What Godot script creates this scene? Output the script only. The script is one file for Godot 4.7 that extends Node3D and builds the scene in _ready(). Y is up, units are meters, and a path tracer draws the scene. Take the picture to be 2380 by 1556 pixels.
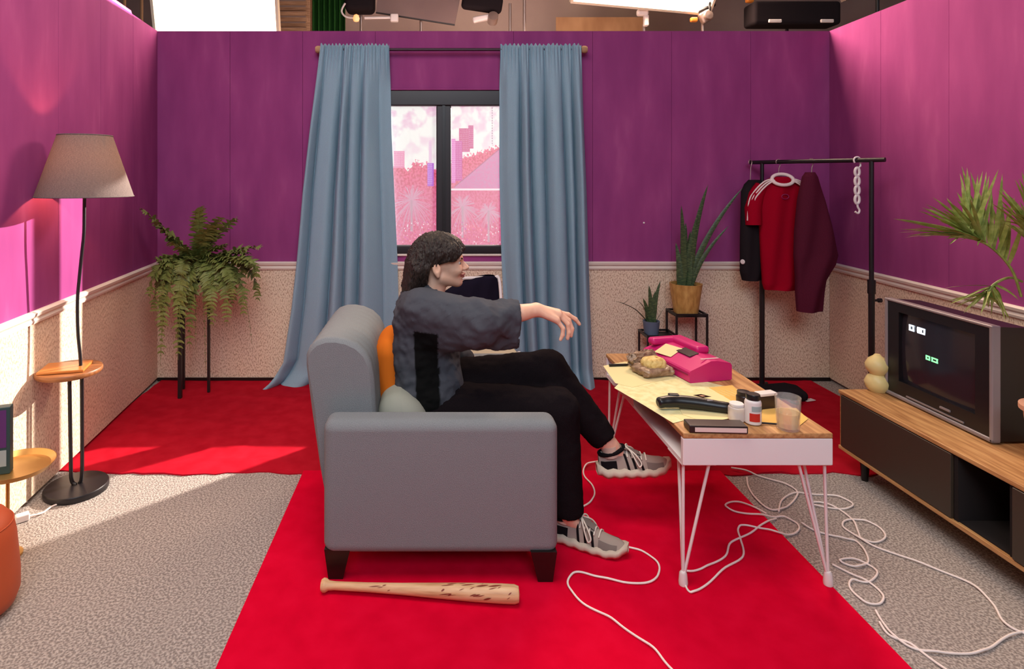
extends Node3D

var mats := {}
var taken := {}


# ---------------------------------------------------------------- mesh builder
class MB:
	var v := PackedVector3Array()
	var n := PackedVector3Array()
	var t := PackedInt32Array()
	var uv := PackedVector2Array()
	var col := PackedColorArray()
	var start := 0

	func add(p: Vector3, q := Vector2.ZERO) -> int:
		v.append(p)
		uv.append(q)
		return v.size() - 1

	func tri(a: int, b: int, c: int) -> void:
		t.append(a)
		t.append(b)
		t.append(c)

	func quad(a: int, b: int, c: int, d: int) -> void:
		tri(a, b, c)
		tri(a, c, d)

	func begin() -> void:
		start = t.size()

	# turns the solid added since begin() so that its faces point outward (clockwise fronts)
	func orient() -> void:
		if start >= t.size():
			return
		var vol := 0.0
		var o := v[t[start]]
		for i in range(start, t.size(), 3):
			vol += (v[t[i]] - o).dot((v[t[i + 1]] - o).cross(v[t[i + 2]] - o))
		if vol > 0.0:
			for i in range(start, t.size(), 3):
				var x := t[i + 1]
				t[i + 1] = t[i + 2]
				t[i + 2] = x

	func box(c: Vector3, s: Vector3, b := Basis()) -> void:
		begin()
		var h := s * 0.5
		for ax in 3:
			for sg in [-1.0, 1.0]:
				var id := []
				for q in [[-1, -1], [1, -1], [1, 1], [-1, 1]]:
					var p := Vector3()
					p[ax] = sg * h[ax]
					p[(ax + 1) % 3] = q[0] * h[(ax + 1) % 3] * sg
					p[(ax + 2) % 3] = q[1] * h[(ax + 2) % 3]
					id.append(add(c + b * p, Vector2(q[0] * 0.5 + 0.5, q[1] * 0.5 + 0.5)))
				quad(id[0], id[1], id[2], id[3])
		orient()

	# rounded box; mid = extra rows between the corners, bend = Callable that moves each point
	func rbox(c: Vector3, s: Vector3, r: float, seg := 2, b := Basis(), mid := 0, bend = null) -> void:
		begin()
		var h := s * 0.5
		r = minf(r, minf(h.x, minf(h.y, h.z)))
		var axes := []
		for ax in 3:
			var l := []
			for k in seg + 1:
				l.append(-h[ax] + r * k / seg)
			for k in mid:
				l.append(lerpf(-h[ax] + r, h[ax] - r, (k + 1.0) / (mid + 1.0)))
			for k in seg + 1:
				l.append(h[ax] - r + r * k / seg)
			axes.append(l)
		var inner := h - Vector3(r, r, r)
		var seen := {}
		for ax in 3:
			var A: Array = axes[(ax + 1) % 3]
			var B: Array = axes[(ax + 2) % 3]
			for sg in [-1.0, 1.0]:
				var id := []
				for i in A.size():
					for j in B.size():
						var q := Vector3()
						q[ax] = sg * h[ax]
						q[(ax + 1) % 3] = A[i]
						q[(ax + 2) % 3] = B[j]
						var key := Vector3i((q * 100000.0).round())
						if not seen.has(key):
							var k := q.clamp(-inner, inner)
							var d := q - k
							var p := k + (d.normalized() * r if d.length() > 1e-9 else Vector3.ZERO)
							if bend != null:
								p = bend.call(p)
							seen[key] = add(c + b * p)
						id.append(seen[key])
				for i in A.size() - 1:
					for j in B.size() - 1:
						var k: int = i * B.size() + j
						if sg > 0:
							quad(id[k], id[k + B.size()], id[k + B.size() + 1], id[k + 1])
						else:
							quad(id[k], id[k + 1], id[k + B.size() + 1], id[k + B.size()])
		orient()

	func tube(pts: Array, r, sides := 8) -> void:
		begin()
		var m := pts.size()
		var up := Vector3.UP
		var first := v.size()
		var prev := Vector3.ZERO
		for i in m:
			var d: Vector3 = (pts[mini(i + 1, m - 1)] - pts[maxi(i - 1, 0)]).normalized()
			if i == 0:
				prev = d.cross(Vector3.UP if absf(d.y) < 0.9 else Vector3.RIGHT).normalized()
			prev = (prev - d * prev.dot(d)).normalized()
			var w := d.cross(prev)
			var rr: float = r[i] if r is Array else r
			for k in sides:
				var a := TAU * k / sides
				add(pts[i] + (prev * cos(a) + w * sin(a)) * rr, Vector2(float(k) / sides, float(i) / m))
		for i in m - 1:
			for k in sides:
				var k2 := (k + 1) % sides
				var a := first + i * sides
				quad(a + k, a + k2, a + sides + k2, a + sides + k)
		for e in [0, m - 1]:
			var c := add(pts[e])
			var ring := v.size()
			for k in sides:
				add(v[first + e * sides + k])
			for k in sides:
				var k2 := (k + 1) % sides
				if e == 0:
					tri(c, ring + k2, ring + k)
				else:
					tri(c, ring + k, ring + k2)
		orient()

	# profile: Vector2(radius, height)
	func lathe(prof: Array, segs := 24, at := Transform3D(), bend = null) -> void:
		begin()
		var rings := []
		for i in prof.size():
			var sharp := false
			if i > 0 and i < prof.size() - 1:
				var a: Vector2 = (prof[i] - prof[i - 1]).normalized()
				var b: Vector2 = (prof[i + 1] - prof[i]).normalized()
				sharp = a.dot(b) < 0.75
			var pair := []
			for w in (2 if sharp else 1):
				var ring := []
				for k in segs + 1:
					var a := TAU * (k % segs) / segs
					var p := Vector3(cos(a) * prof[i].x, prof[i].y, sin(a) * prof[i].x)
					if bend != null:
						p = bend.call(p)
					if k == segs:
						ring.append(ring[0] if true else 0)
					else:
						ring.append(add(at * p, Vector2(float(k) / segs, float(i) / prof.size())))
				pair.append(ring)
			rings.append(pair)
		for i in prof.size() - 1:
			var a: Array = rings[i][-1]
			var b: Array = rings[i + 1][0]
			for k in segs:
				if prof[i].x > 1e-6:
					tri(a[k], a[k + 1], b[k + 1])
				if prof[i + 1].x > 1e-6:
					tri(a[k], b[k + 1], b[k])
		orient()

	# polygon in local x,y pulled from z = 0 to z = depth
	func prism(poly: PackedVector2Array, depth: float, at := Transform3D()) -> void:
		begin()
		var ix := Geometry2D.triangulate_polygon(poly)
		for side in 2:
			var f := v.size()
			for p in poly:
				add(at * Vector3(p.x, p.y, depth * side), p)
			for i in range(0, ix.size(), 3):
				if side == 0:
					tri(f + ix[i], f + ix[i + 1], f + ix[i + 2])
				else:
					tri(f + ix[i], f + ix[i + 2], f + ix[i + 1])
		var cw := Geometry2D.is_polygon_clockwise(poly)
		# winding of the caps decides the sides
		var w0 := Vector3.ZERO
		if ix.size() >= 3:
			var e1 := poly[ix[1]] - poly[ix[0]]
			var e2 := poly[ix[2]] - poly[ix[0]]
			w0.z = e1.x * e2.y - e1.y * e2.x
		var area := 0.0
		for i in poly.size():
			var p := poly[i]
			var q := poly[(i + 1) % poly.size()]
			area += p.x * q.y - q.x * p.y
		for i in poly.size():
			var p := poly[i]
			var q := poly[(i + 1) % poly.size()]
			var a := add(at * Vector3(p.x, p.y, 0))
			var b := add(at * Vector3(q.x, q.y, 0))
			var c := add(at * Vector3(q.x, q.y, depth))
			var d := add(at * Vector3(p.x, p.y, depth))
			if area * w0.z > 0:
				quad(a, d, c, b)
			else:
				quad(a, b, c, d)
		orient()

	func sheet(nu: int, nv: int, fn: Callable) -> void:
		var f := v.size()
		for i in nu + 1:
			for j in nv + 1:
				add(fn.call(float(i) / nu, float(j) / nv), Vector2(float(i) / nu, float(j) / nv))
		for i in nu:
			for j in nv:
				var a := f + i * (nv + 1) + j
				quad(a, a + nv + 1, a + nv + 2, a + 1)

	func shift(d: Vector3) -> void:
		for i in v.size():
			v[i] += d

	func warp(fn: Callable) -> void:
		for i in v.size():
			v[i] = fn.call(v[i])

	func paint(fn: Callable) -> void:
		col.resize(v.size())
		for i in v.size():
			col[i] = fn.call(v[i])

	func commit() -> ArrayMesh:
		n.resize(v.size())
		n.fill(Vector3.ZERO)
		for i in range(0, t.size(), 3):
			var a := v[t[i]]
			var w := (v[t[i + 2]] - a).cross(v[t[i + 1]] - a)
			n[t[i]] += w
			n[t[i + 1]] += w
			n[t[i + 2]] += w
		for i in n.size():
			n[i] = n[i].normalized() if n[i].length_squared() > 1e-24 else Vector3.UP
		var arr := []
		arr.resize(Mesh.ARRAY_MAX)
		arr[Mesh.ARRAY_VERTEX] = v
		arr[Mesh.ARRAY_NORMAL] = n
		arr[Mesh.ARRAY_INDEX] = t
		if uv.size() == v.size():
			arr[Mesh.ARRAY_TEX_UV] = uv
		if col.size() == v.size():
			arr[Mesh.ARRAY_COLOR] = col
		var m := ArrayMesh.new()
		m.add_surface_from_arrays(Mesh.PRIMITIVE_TRIANGLES, arr)
		return m


# ---------------------------------------------------------------- distance field, meshed as surface nets
class Field:
	var o: Vector3
	var c: float
	var nx: int
	var ny: int
	var nz: int
	var f := PackedFloat32Array()

	func _init(lo: Vector3, hi: Vector3, cell: float) -> void:
		o = lo
		c = cell
		var s := (hi - lo) / cell
		nx = int(s.x) + 2
		ny = int(s.y) + 2
		nz = int(s.z) + 2
		f.resize(nx * ny * nz)
		f.fill(1.0)

	func put(i: int, d: float, k: float, cut: bool) -> void:
		var a := f[i]
		if cut:
			var h := clampf(0.5 - 0.5 * (a + d) / k, 0.0, 1.0)
			f[i] = lerpf(a, -d, h) + k * h * (1.0 - h)
		else:
			var h := clampf(0.5 + 0.5 * (d - a) / k, 0.0, 1.0)
			f[i] = lerpf(d, a, h) - k * h * (1.0 - h)

	func range_of(lo: Vector3, hi: Vector3) -> Array:
		var a := ((lo - o) / c).floor()
		var b := ((hi - o) / c).ceil()
		return [maxi(int(a.x), 0), mini(int(b.x), nx - 1), maxi(int(a.y), 0), mini(int(b.y), ny - 1), maxi(int(a.z), 0), mini(int(b.z), nz - 1)]

	func cap(a: Vector3, b: Vector3, ra: float, rb: float, k := 0.02, cut := false) -> void:
		var m := maxf(ra, rb) + k + c * 2.0
		var w := Vector3(m, m, m)
		var R := range_of(a.min(b) - w, a.max(b) + w)
		var ab := b - a
		var q := 1.0 / maxf(ab.length_squared(), 1e-9)
		for x in range(R[0], R[1] + 1):
			for y in range(R[2], R[3] + 1):
				for z in range(R[4], R[5] + 1):
					var p := o + Vector3(x, y, z) * c - a
					var t := clampf(p.dot(ab) * q, 0.0, 1.0)
					put((x * ny + y) * nz + z, (p - ab * t).length() - lerpf(ra, rb, t), k, cut)

	func ell(e: Vector3, r: Vector3, k := 0.02, cut := false, bs := Basis()) -> void:
		var m := maxf(r.x, maxf(r.y, r.z)) + k + c * 2.0
		var w := Vector3(m, m, m)
		var R := range_of(e - w, e + w)
		var inv := bs.inverse()
		for x in range(R[0], R[1] + 1):
			for y in range(R[2], R[3] + 1):
				for z in range(R[4], R[5] + 1):
					var p := inv * (o + Vector3(x, y, z) * c - e)
					var k0 := (p / r).length()
					var k1 := (p / (r * r)).length()
					var d := k0 * (k0 - 1.0) / k1 if k1 > 1e-6 else -minf(r.x, minf(r.y, r.z))
					put((x * ny + y) * nz + z, d, k, cut)

	# any distance function over a box
	func any(lo: Vector3, hi: Vector3, fn: Callable, k := 0.01, cut := false) -> void:
		var R := range_of(lo, hi)
		for x in range(R[0], R[1] + 1):
			for y in range(R[2], R[3] + 1):
				for z in range(R[4], R[5] + 1):
					put((x * ny + y) * nz + z, fn.call(o + Vector3(x, y, z) * c), k, cut)

	func into(b: MB, move = null) -> void:
		var id := PackedInt32Array()
		id.resize(f.size())
		id.fill(-1)
		var offs := [0, 1, nz, nz + 1, ny * nz, ny * nz + 1, ny * nz + nz, ny * nz + nz + 1]
		var corner := [Vector3(0, 0, 0), Vector3(0, 0, 1), Vector3(0, 1, 0), Vector3(0, 1, 1), Vector3(1, 0, 0), Vector3(1, 0, 1), Vector3(1, 1, 0), Vector3(1, 1, 1)]
		var edges := [[0, 1], [2, 3], [4, 5], [6, 7], [0, 2], [1, 3], [4, 6], [5, 7], [0, 4], [1, 5], [2, 6], [3, 7]]
		var far := c * 3.0
		for x in nx - 1:
			for y in ny - 1:
				var row := (x * ny + y) * nz
				for z in nz - 1:
					var i := row + z
					if absf(f[i]) > far:
						continue
					var ins := 0
					for k in 8:
						if f[i + offs[k]] < 0.0:
							ins += 1
					if ins == 0 or ins == 8:
						continue
					var p := Vector3.ZERO
					var cnt := 0
					for e in edges:
						var fa := f[i + offs[e[0]]]
						var fb := f[i + offs[e[1]]]
						if (fa < 0.0) != (fb < 0.0):
							p += corner[e[0]].lerp(corner[e[1]], fa / (fa - fb))
							cnt += 1
					p = o + (Vector3(x, y, z) + p / cnt) * c
					id[i] = b.add(p)
		b.begin()
		var st := [ny * nz, nz, 1]
		for x in range(1, nx - 1):
			for y in range(1, ny - 1):
				for z in range(1, nz - 1):
					var i := (x * ny + y) * nz + z
					if absf(f[i]) > far:
						continue
					for ax in 3:
						var u: int = st[(ax + 1) % 3]
						var w: int = st[(ax + 2) % 3]
						var inside := f[i] < 0.0
						if inside == (f[i + st[ax]] < 0.0):
							continue
						var q0 := id[i - u - w]
						var q1 := id[i - w]
						var q2 := id[i]
						var q3 := id[i - u]
						if q0 < 0 or q1 < 0 or q2 < 0 or q3 < 0:
							continue
						if inside:
							b.quad(q0, q1, q2, q3)
						else:
							b.quad(q0, q3, q2, q1)
		b.orient()
		if move != null:
			b.warp(move)


# ---------------------------------------------------------------- nodes
func numbered(called: String) -> String:
	if not taken.has(called):
		taken[called] = 0
		return called
	taken[called] += 1
	return "%s_%03d" % [called, taken[called]]

func tag(o: Node3D, label: String, category: String, group := "") -> Node3D:
	o.set_meta("label", label)
	o.set_meta("category", category)
	if group != "":
		o.set_meta("group", group)
	return o

func thing(called: String, label: String, category: String, at := Vector3.ZERO, turn := 0.0, group := "") -> Node3D:
	var o := Node3D.new()
	o.name = numbered(called)
	add_child(o)
	o.position = at
	o.rotation.y = turn
	tag(o, label, category, group)
	return o

func part(called: String, b, m: Material, parent: Node) -> MeshInstance3D:
	var o := MeshInstance3D.new()
	o.name = called
	o.mesh = b.commit() if b is MB else b
	o.material_override = null
	for i in o.mesh.get_surface_count():
		o.set_surface_override_material(i, m)
	parent.add_child(o, true)
	return o

func solo(called: String, b, m: Material, label: String, category: String, at := Vector3.ZERO, turn := 0.0, group := "") -> MeshInstance3D:
	var o := part(numbered(called), b, m, self)
	o.position = at
	o.rotation.y = turn
	tag(o, label, category, group)
	return o

func struct(called: String, b = null, m: Material = null) -> Node3D:
	var o: Node3D
	if b == null:
		o = Node3D.new()
		o.name = called
		add_child(o)
	else:
		o = part(called, b, m, self)
	o.set_meta("kind", "structure")
	return o

func smooth(pts: Array, per := 8) -> Array:
	var out := []
	var m := pts.size()
	for i in m - 1:
		var p0: Vector3 = pts[maxi(i - 1, 0)]
		var p1: Vector3 = pts[i]
		var p2: Vector3 = pts[i + 1]
		var p3: Vector3 = pts[mini(i + 2, m - 1)]
		for k in per:
			var s := float(k) / per
			out.append(p1.cubic_interpolate(p2, p0, p3, s))
	out.append(pts[m - 1])
	return out

func along(table: Array, h: float) -> float:
	# table of Vector2(height, value), heights falling
	for i in table.size() - 1:
		if h >= table[i + 1].x:
			return lerpf(table[i + 1].y, table[i].y, clampf(inverse_lerp(table[i + 1].x, table[i].x, h), 0.0, 1.0))
	return table[-1].y


# ---------------------------------------------------------------- materials
func noise_image(freq: float, size := 512, kind := FastNoiseLite.TYPE_SIMPLEX_SMOOTH, seed_ := 1, octaves := 3) -> Image:
	var q := FastNoiseLite.new()
	q.noise_type = kind
	q.frequency = freq
	q.seed = seed_
	q.fractal_octaves = octaves
	return q.get_seamless_image(size, size)

func ramp_texture(img: Image, stops: Array) -> ImageTexture:
	# stops: [position, Color] rising
	var lut := []
	for i in 256:
		var p := i / 255.0
		var c: Color = stops[0][1]
		for k in stops.size() - 1:
			if p >= stops[k][0]:
				c = stops[k][1].lerp(stops[k + 1][1], clampf((p - stops[k][0]) / (stops[k + 1][0] - stops[k][0]), 0.0, 1.0))
		lut.append(c)
	var w := img.get_width()
	var out := Image.create(w, w, false, Image.FORMAT_RGB8)
	var src := img.duplicate() as Image
	src.convert(Image.FORMAT_L8)
	var d := src.get_data()
	var res := PackedByteArray()
	res.resize(w * w * 3)
	for i in d.size():
		var c: Color = lut[d[i]]
		res[i * 3] = c.r8
		res[i * 3 + 1] = c.g8
		res[i * 3 + 2] = c.b8
	out = Image.create_from_data(w, w, false, Image.FORMAT_RGB8, res)
	return ImageTexture.create_from_image(out)

func mat(called: String, color: Color, rough := 0.7, metal := 0.0) -> StandardMaterial3D:
	var m := StandardMaterial3D.new()
	m.resource_name = called
	m.albedo_color = color
	m.roughness = rough
	m.metallic = metal
	if rough >= 0.7:
		m.metallic_specular = 0.12
	mats[called] = m
	return m

func tex_mat(called: String, img: Image, stops: Array, scale: Vector3, rough := 0.8, bump := 0.0, world := true) -> StandardMaterial3D:
	var m := mat(called, Color.WHITE, rough)
	m.albedo_texture = ramp_texture(img, stops)
	m.uv1_triplanar = true
	m.uv1_world_triplanar = world
	m.uv1_scale = scale
	if bump > 0.0:
		var l := img.duplicate() as Image
		l.convert(Image.FORMAT_L8)
		m.heightmap_enabled = true
		m.heightmap_texture = ImageTexture.create_from_image(l)
		m.heightmap_scale = bump
	return m

func glow(called: String, c: Color, energy: float) -> StandardMaterial3D:
	var m := mat(called, Color(0.8, 0.8, 0.8), 0.6)
	m.emission_enabled = true
	m.emission = c
	m.emission_energy_multiplier = energy
	return m


func facing(dir: Vector3, roll := 0.0) -> Basis:
	return Basis.looking_at(dir.normalized(), Vector3.UP if absf(dir.normalized().y) < 0.95 else Vector3.FORWARD) * Basis(Vector3.BACK, roll)

# a studio soft light: black housing, white diffuser that glows, and the area light of the same size just before it
func softbox(label: String, at: Vector3, dir: Vector3, size: Vector2, energy: float, color: Color, seen: float, roll := 0.0) -> Node3D:
	var o := thing("softbox", label, "studio light", at, 0.0, "softboxes lighting the set")
	o.basis = facing(dir, roll)
	var b := MB.new()
	for s in [-1.0, 1.0]:
		b.box(Vector3(s * (size.x * 0.5 + 0.01), 0, 0.02), Vector3(0.02, size.y + 0.04, 0.06))
		b.box(Vector3(0, s * (size.y * 0.5 + 0.01), 0.02), Vector3(size.x, 0.02, 0.06))
	part("frame", b, mats.pale_cloth, o)
	b = MB.new()
	var back := size * 0.3
	var p := [Vector3(-size.x, -size.y, 0) * 0.5, Vector3(size.x, -size.y, 0) * 0.5, Vector3(size.x, size.y, 0) * 0.5, Vector3(-size.x, size.y, 0) * 0.5]
	for i in 4:
		var q: Vector3 = p[i]
		var r: Vector3 = p[(i + 1) % 4]
		var off := Vector3(0, 0, 0.05)
		var deep := Vector3(0, 0, 0.4)
		var k := [b.add(q + off), b.add(r + off), b.add(r * 0.3 + deep), b.add(q * 0.3 + deep)]
		b.quad(k[0], k[1], k[2], k[3])
	b.box(Vector3(0, 0, 0.42), Vector3(back.x, back.y, 0.04))
	part("housing", b, mats.black_cloth, o)
	b = MB.new()
	b.box(Vector3(0, 0, 0.02), Vector3(size.x, size.y, 0.012))
	part("diffuser", b, glow("diffuser_glow_%d" % taken.get("softbox", 0), color, seen), o)
	b = MB.new()
	var hang := Vector3(0, 0, 0.43)
	b.tube([hang, hang + o.basis.inverse() * Vector3(0, 5.0 - (at + o.basis * hang).y, 0)], 0.015, 8)
	part("hanging_rod", b, mats.black_metal, o)
	var l := AreaLight3D.new()
	l.name = "lamp_light"
	l.area_size = size
	l.area_normalize_energy = true
	l.light_energy = energy
	l.light_color = color
	l.shadow_enabled = true
	l.set("area_range", 30.0)
	o.add_child(l)
	return o


func make_materials() -> void:
	var fine := noise_image(0.09, 512, FastNoiseLite.TYPE_SIMPLEX, 3, 3)
	var mid := noise_image(0.02, 512, FastNoiseLite.TYPE_SIMPLEX_SMOOTH, 5, 4)
	var broad := noise_image(0.006, 512, FastNoiseLite.TYPE_SIMPLEX_SMOOTH, 8, 4)
	mats["fine_image"] = fine
	tex_mat("purple_paint", mid, [[0.0, Color8(140, 62, 119)], [0.45, Color8(148, 67, 125)], [0.75, Color8(154, 71, 129)], [1.0, Color8(166, 84, 138)]], Vector3(0.5, 0.13, 0.5), 0.8)
	var fleck := noise_image(0.05, 1024, FastNoiseLite.TYPE_SIMPLEX, 12, 4)
	tex_mat("marbled_board", fleck, [[0.0, Color8(158, 124, 100)], [0.24, Color8(186, 154, 128)], [0.38, Color8(226, 202, 176)], [0.62, Color8(234, 212, 188)], [1.0, Color8(246, 230, 208)]], Vector3(1.7, 0.8, 1.7), 0.6)
	tex_mat("grey_carpet", fine, [[0.0, Color8(112, 104, 100)], [0.5, Color8(162, 152, 146)], [1.0, Color8(208, 198, 190)]], Vector3(1.7, 1.7, 1.7), 0.95, 0.25)
	tex_mat("red_carpet", mid, [[0.0, Color8(206, 2, 42)], [0.5, Color8(214, 4, 46)], [1.0, Color8(222, 9, 52)]], Vector3(0.8, 0.8, 0.8), 0.9)
	tex_mat("dark_red_carpet", mid, [[0.0, Color8(166, 16, 34)], [0.5, Color8(176, 22, 40)], [1.0, Color8(186, 28, 46)]], Vector3(0.8, 0.8, 0.8), 0.9)
	var weave := noise_image(0.16, 512, FastNoiseLite.TYPE_SIMPLEX, 21, 2)
	tex_mat("sofa_fabric", weave, [[0.0, Color8(120, 124, 128)], [1.0, Color8(144, 148, 150)]], Vector3(3, 3, 3), 0.9, 0.1, false)
	tex_mat("curtain_linen", weave, [[0.0, Color8(130, 160, 178)], [1.0, Color8(156, 184, 200)]], Vector3(2, 4, 2), 0.9, 0.1)
	tex_mat("oak", mid, [[0.0, Color8(150, 100, 56)], [0.5, Color8(190, 140, 88)], [1.0, Color8(214, 168, 112)]], Vector3(4.0, 4.0, 0.35), 0.5)
	tex_mat("walnut", mid, [[0.0, Color8(110, 66, 36)], [0.5, Color8(148, 92, 50)], [1.0, Color8(176, 118, 70)]], Vector3(0.5, 4.0, 4.0), 0.45)
	tex_mat("bat_wood", mid, [[0.0, Color8(190, 140, 96)], [0.5, Color8(224, 180, 134)], [1.0, Color8(236, 200, 156)]], Vector3(0.5, 6, 6), 0.45, 0.0, false)
	tex_mat("pale_board", broad, [[0.0, Color8(160, 120, 90)], [1.0, Color8(196, 158, 122)]], Vector3(1, 0.4, 1), 0.7)
	tex_mat("skin", mid, [[0.0, Color8(236, 178, 150)], [0.5, Color8(240, 188, 160)], [1.0, Color8(244, 196, 170)]], Vector3(3, 3, 3), 0.55)
	tex_mat("hair", noise_image(0.05, 512, FastNoiseLite.TYPE_SIMPLEX, 33, 3), [[0.0, Color8(22, 14, 12)], [0.5, Color8(38, 26, 21)], [1.0, Color8(60, 43, 35)]], Vector3(9, 1.2, 9), 0.5, 0.3)
	tex_mat("black_cotton", fine, [[0.0, Color8(20, 16, 18)], [1.0, Color8(34, 28, 31)]], Vector3(4, 4, 4), 0.95)
	tex_mat("lamp_linen", weave, [[0.0, Color8(96, 88, 88)], [1.0, Color8(134, 124, 120)]], Vector3(1.2, 4.5, 1.2), 0.9)
	mats.lamp_linen.backlight_enabled = true
	mats.lamp_linen.backlight = Color(0.5, 0.42, 0.36)
	tex_mat("fern_green", fine, [[0.0, Color8(84, 98, 42)], [1.0, Color8(146, 154, 82)]], Vector3(3, 3, 3), 0.6)
	tex_mat("snake_green", mid, [[0.0, Color8(30, 50, 32)], [0.5, Color8(56, 78, 48)], [1.0, Color8(112, 124, 76)]], Vector3(3, 10, 3), 0.45)
	tex_mat("palm_green", mid, [[0.0, Color8(88, 112, 44)], [0.5, Color8(132, 146, 66)], [1.0, Color8(180, 180, 112)]], Vector3(3, 3, 3), 0.5)
	tex_mat("studio_wall", broad, [[0.0, Color8(132, 112, 110)], [1.0, Color8(152, 132, 126)]], Vector3(0.3, 0.3, 0.3), 0.9)
	tex_mat("pot_wood", mid, [[0.0, Color8(150, 104, 44)], [0.5, Color8(190, 146, 78)], [1.0, Color8(214, 176, 104)]], Vector3(3, 1, 3), 0.6)
	tex_mat("map_paper", mid, [[0.0, Color8(214, 206, 150)], [0.5, Color8(230, 224, 172)], [1.0, Color8(240, 236, 192)]], Vector3(2, 2, 2), 0.85)
	tex_mat("maroon_cloth", fine, [[0.0, Color8(74, 24, 42)], [1.0, Color8(92, 34, 52)]], Vector3(3, 3, 3), 0.95)
	tex_mat("jersey_red", fine, [[0.0, Color8(146, 6, 32)], [1.0, Color8(160, 10, 38)]], Vector3(3, 3, 3), 0.8)
	tex_mat("brown_plastic_bag", mid, [[0.0, Color8(112, 84, 66)], [0.5, Color8(158, 128, 104)], [1.0, Color8(196, 168, 142)]], Vector3(3, 3, 3), 0.35)
	tex_mat("bread", mid, [[0.0, Color8(150, 104, 44)], [0.45, Color8(226, 196, 128)], [1.0, Color8(240, 222, 166)]], Vector3(4, 4, 4), 0.8)
	tex_mat("slats_wood", mid, [[0.0, Color8(150, 112, 86)], [1.0, Color8(198, 160, 130)]], Vector3(0.4, 4, 2), 0.7)
	mat("white_paint", Color8(228, 216, 212), 0.45)
	mat("white_board", Color8(244, 238, 238), 0.5)
	mat("white_metal", Color8(236, 226, 224), 0.35)
	mat("rail_white", Color8(232, 218, 206), 0.5)
	mat("black_metal", Color8(24, 20, 24), 0.4)
	mat("window_black", Color8(34, 28, 34), 0.45)
	mat("black_plastic", Color8(22, 20, 24), 0.35)
	mat("black_cloth", Color8(38, 33, 36), 0.95)
	mat("pale_cloth", Color8(222, 206, 186), 0.9)
	mat("dark_wood", Color8(24, 16, 15), 0.4)
	mat("rod_dark", Color8(52, 24, 44), 0.5)
	mat("brass", Color8(206, 160, 92), 0.32, 0.75)
	mat("orange_cloth", Color8(208, 108, 34), 0.9)
	mat("rust_leather", Color8(188, 82, 44), 0.55)
	mat("cushion_fabric", Color8(150, 152, 142), 0.95)
	mat("silver_plastic", Color8(150, 142, 144), 0.4, 0.2)
	mat("screen_glass", Color8(44, 40, 47), 0.12)
	mat("stand_door", Color8(62, 52, 42), 0.45)
	mat("stand_inside", Color8(44, 40, 40), 0.7)
	mat("magenta_plastic", Color8(208, 34, 116), 0.38)
	mat("magenta_dark", Color8(150, 18, 84), 0.5)
	mat("white_cable", Color8(248, 234, 228), 0.5)
	mat("white_plastic", Color8(236, 228, 226), 0.35)
	mat("red_print", Color8(206, 46, 34), 0.5)
	mat("grey_print", Color8(160, 176, 176), 0.5)
	mat("yellow_paper", Color8(228, 188, 108), 0.85)
	mat("cream_paper", Color8(236, 222, 168), 0.85)
	mat("pink_white_paper", Color8(236, 214, 206), 0.85)
	mat("lit_edge_pink", Color8(226, 120, 178), 0.8)  # wall purple lightened to pink, backlight painted into the colour
	mat("ink", Color8(40, 28, 24), 0.8)
	mat("orange_book", Color8(206, 128, 62), 0.25)
	mat("dark_case", Color8(44, 30, 30), 0.35)
	mat("sole_white", Color8(214, 196, 178), 0.7)
	mat("shoe_grey", Color8(168, 152, 142), 0.8)
	mat("shoe_mesh", Color8(128, 116, 110), 0.9)
	mat("lace_white", Color8(232, 222, 208), 0.8)
	mat("shoe_black", Color8(28, 24, 26), 0.7)
	mat("blue_pot", Color8(92, 106, 128), 0.6)
	mat("clay_pink", Color8(206, 158, 132), 0.8)
	mat("soil", Color8(48, 34, 26), 1.0)
	mat("yellow_ceramic", Color8(226, 206, 142), 0.4)
	mat("green_cloth", Color8(34, 74, 32), 0.9)
	mat("white_stripe", Color8(236, 220, 216), 0.8)
	mat("lip", Color8(176, 96, 88), 0.5)
	mat("eye_white", Color8(222, 212, 206), 0.25)
	mat("brow", Color8(38, 26, 22), 0.8)
	mat("blood", Color8(132, 52, 34), 0.6)
	mat("seat_beige", Color8(206, 190, 162), 0.7)
	mat("navy_cloth", Color8(30, 26, 40), 0.95)
	mat("teal_print", Color8(40, 70, 72), 0.5)
	mat("purple_print", Color8(92, 44, 110), 0.5)
	mat("clamp_orange", Color8(226, 138, 48), 0.5)
	mat("steel", Color8(176, 156, 148), 0.35, 0.6)
	mat("truss_grey", Color8(140, 122, 114), 0.5, 0.2)
	var g := mat("glass", Color(0.95, 0.97, 0.98, 0.12), 0.03)
	g.transparency = BaseMaterial3D.TRANSPARENCY_ALPHA
	var dr := mat("pale_drink", Color(0.86, 0.74, 0.42, 0.45), 0.05)
	dr.transparency = BaseMaterial3D.TRANSPARENCY_ALPHA
	var bag := mat("clear_bag", Color(0.8, 0.7, 0.6, 0.3), 0.15)
	bag.transparency = BaseMaterial3D.TRANSPARENCY_ALPHA
	var fb := mat("frosted_bottle", Color(0.93, 0.88, 0.86, 0.6), 0.2)
	fb.transparency = BaseMaterial3D.TRANSPARENCY_ALPHA
	glow("osd_white", Color(0.86, 0.93, 1.0), 1.6)
	glow("osd_green", Color(0.35, 1.0, 0.55), 1.3)
	glow("lamp_bulb", Color(1.0, 0.72, 0.42), 4.0)
	glow("small_lamp_glow", Color(1.0, 0.62, 0.2), 1.2)
	var vc := mat("shirt_cloth", Color.WHITE, 0.9)
	vc.vertex_color_use_as_albedo = true


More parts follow.
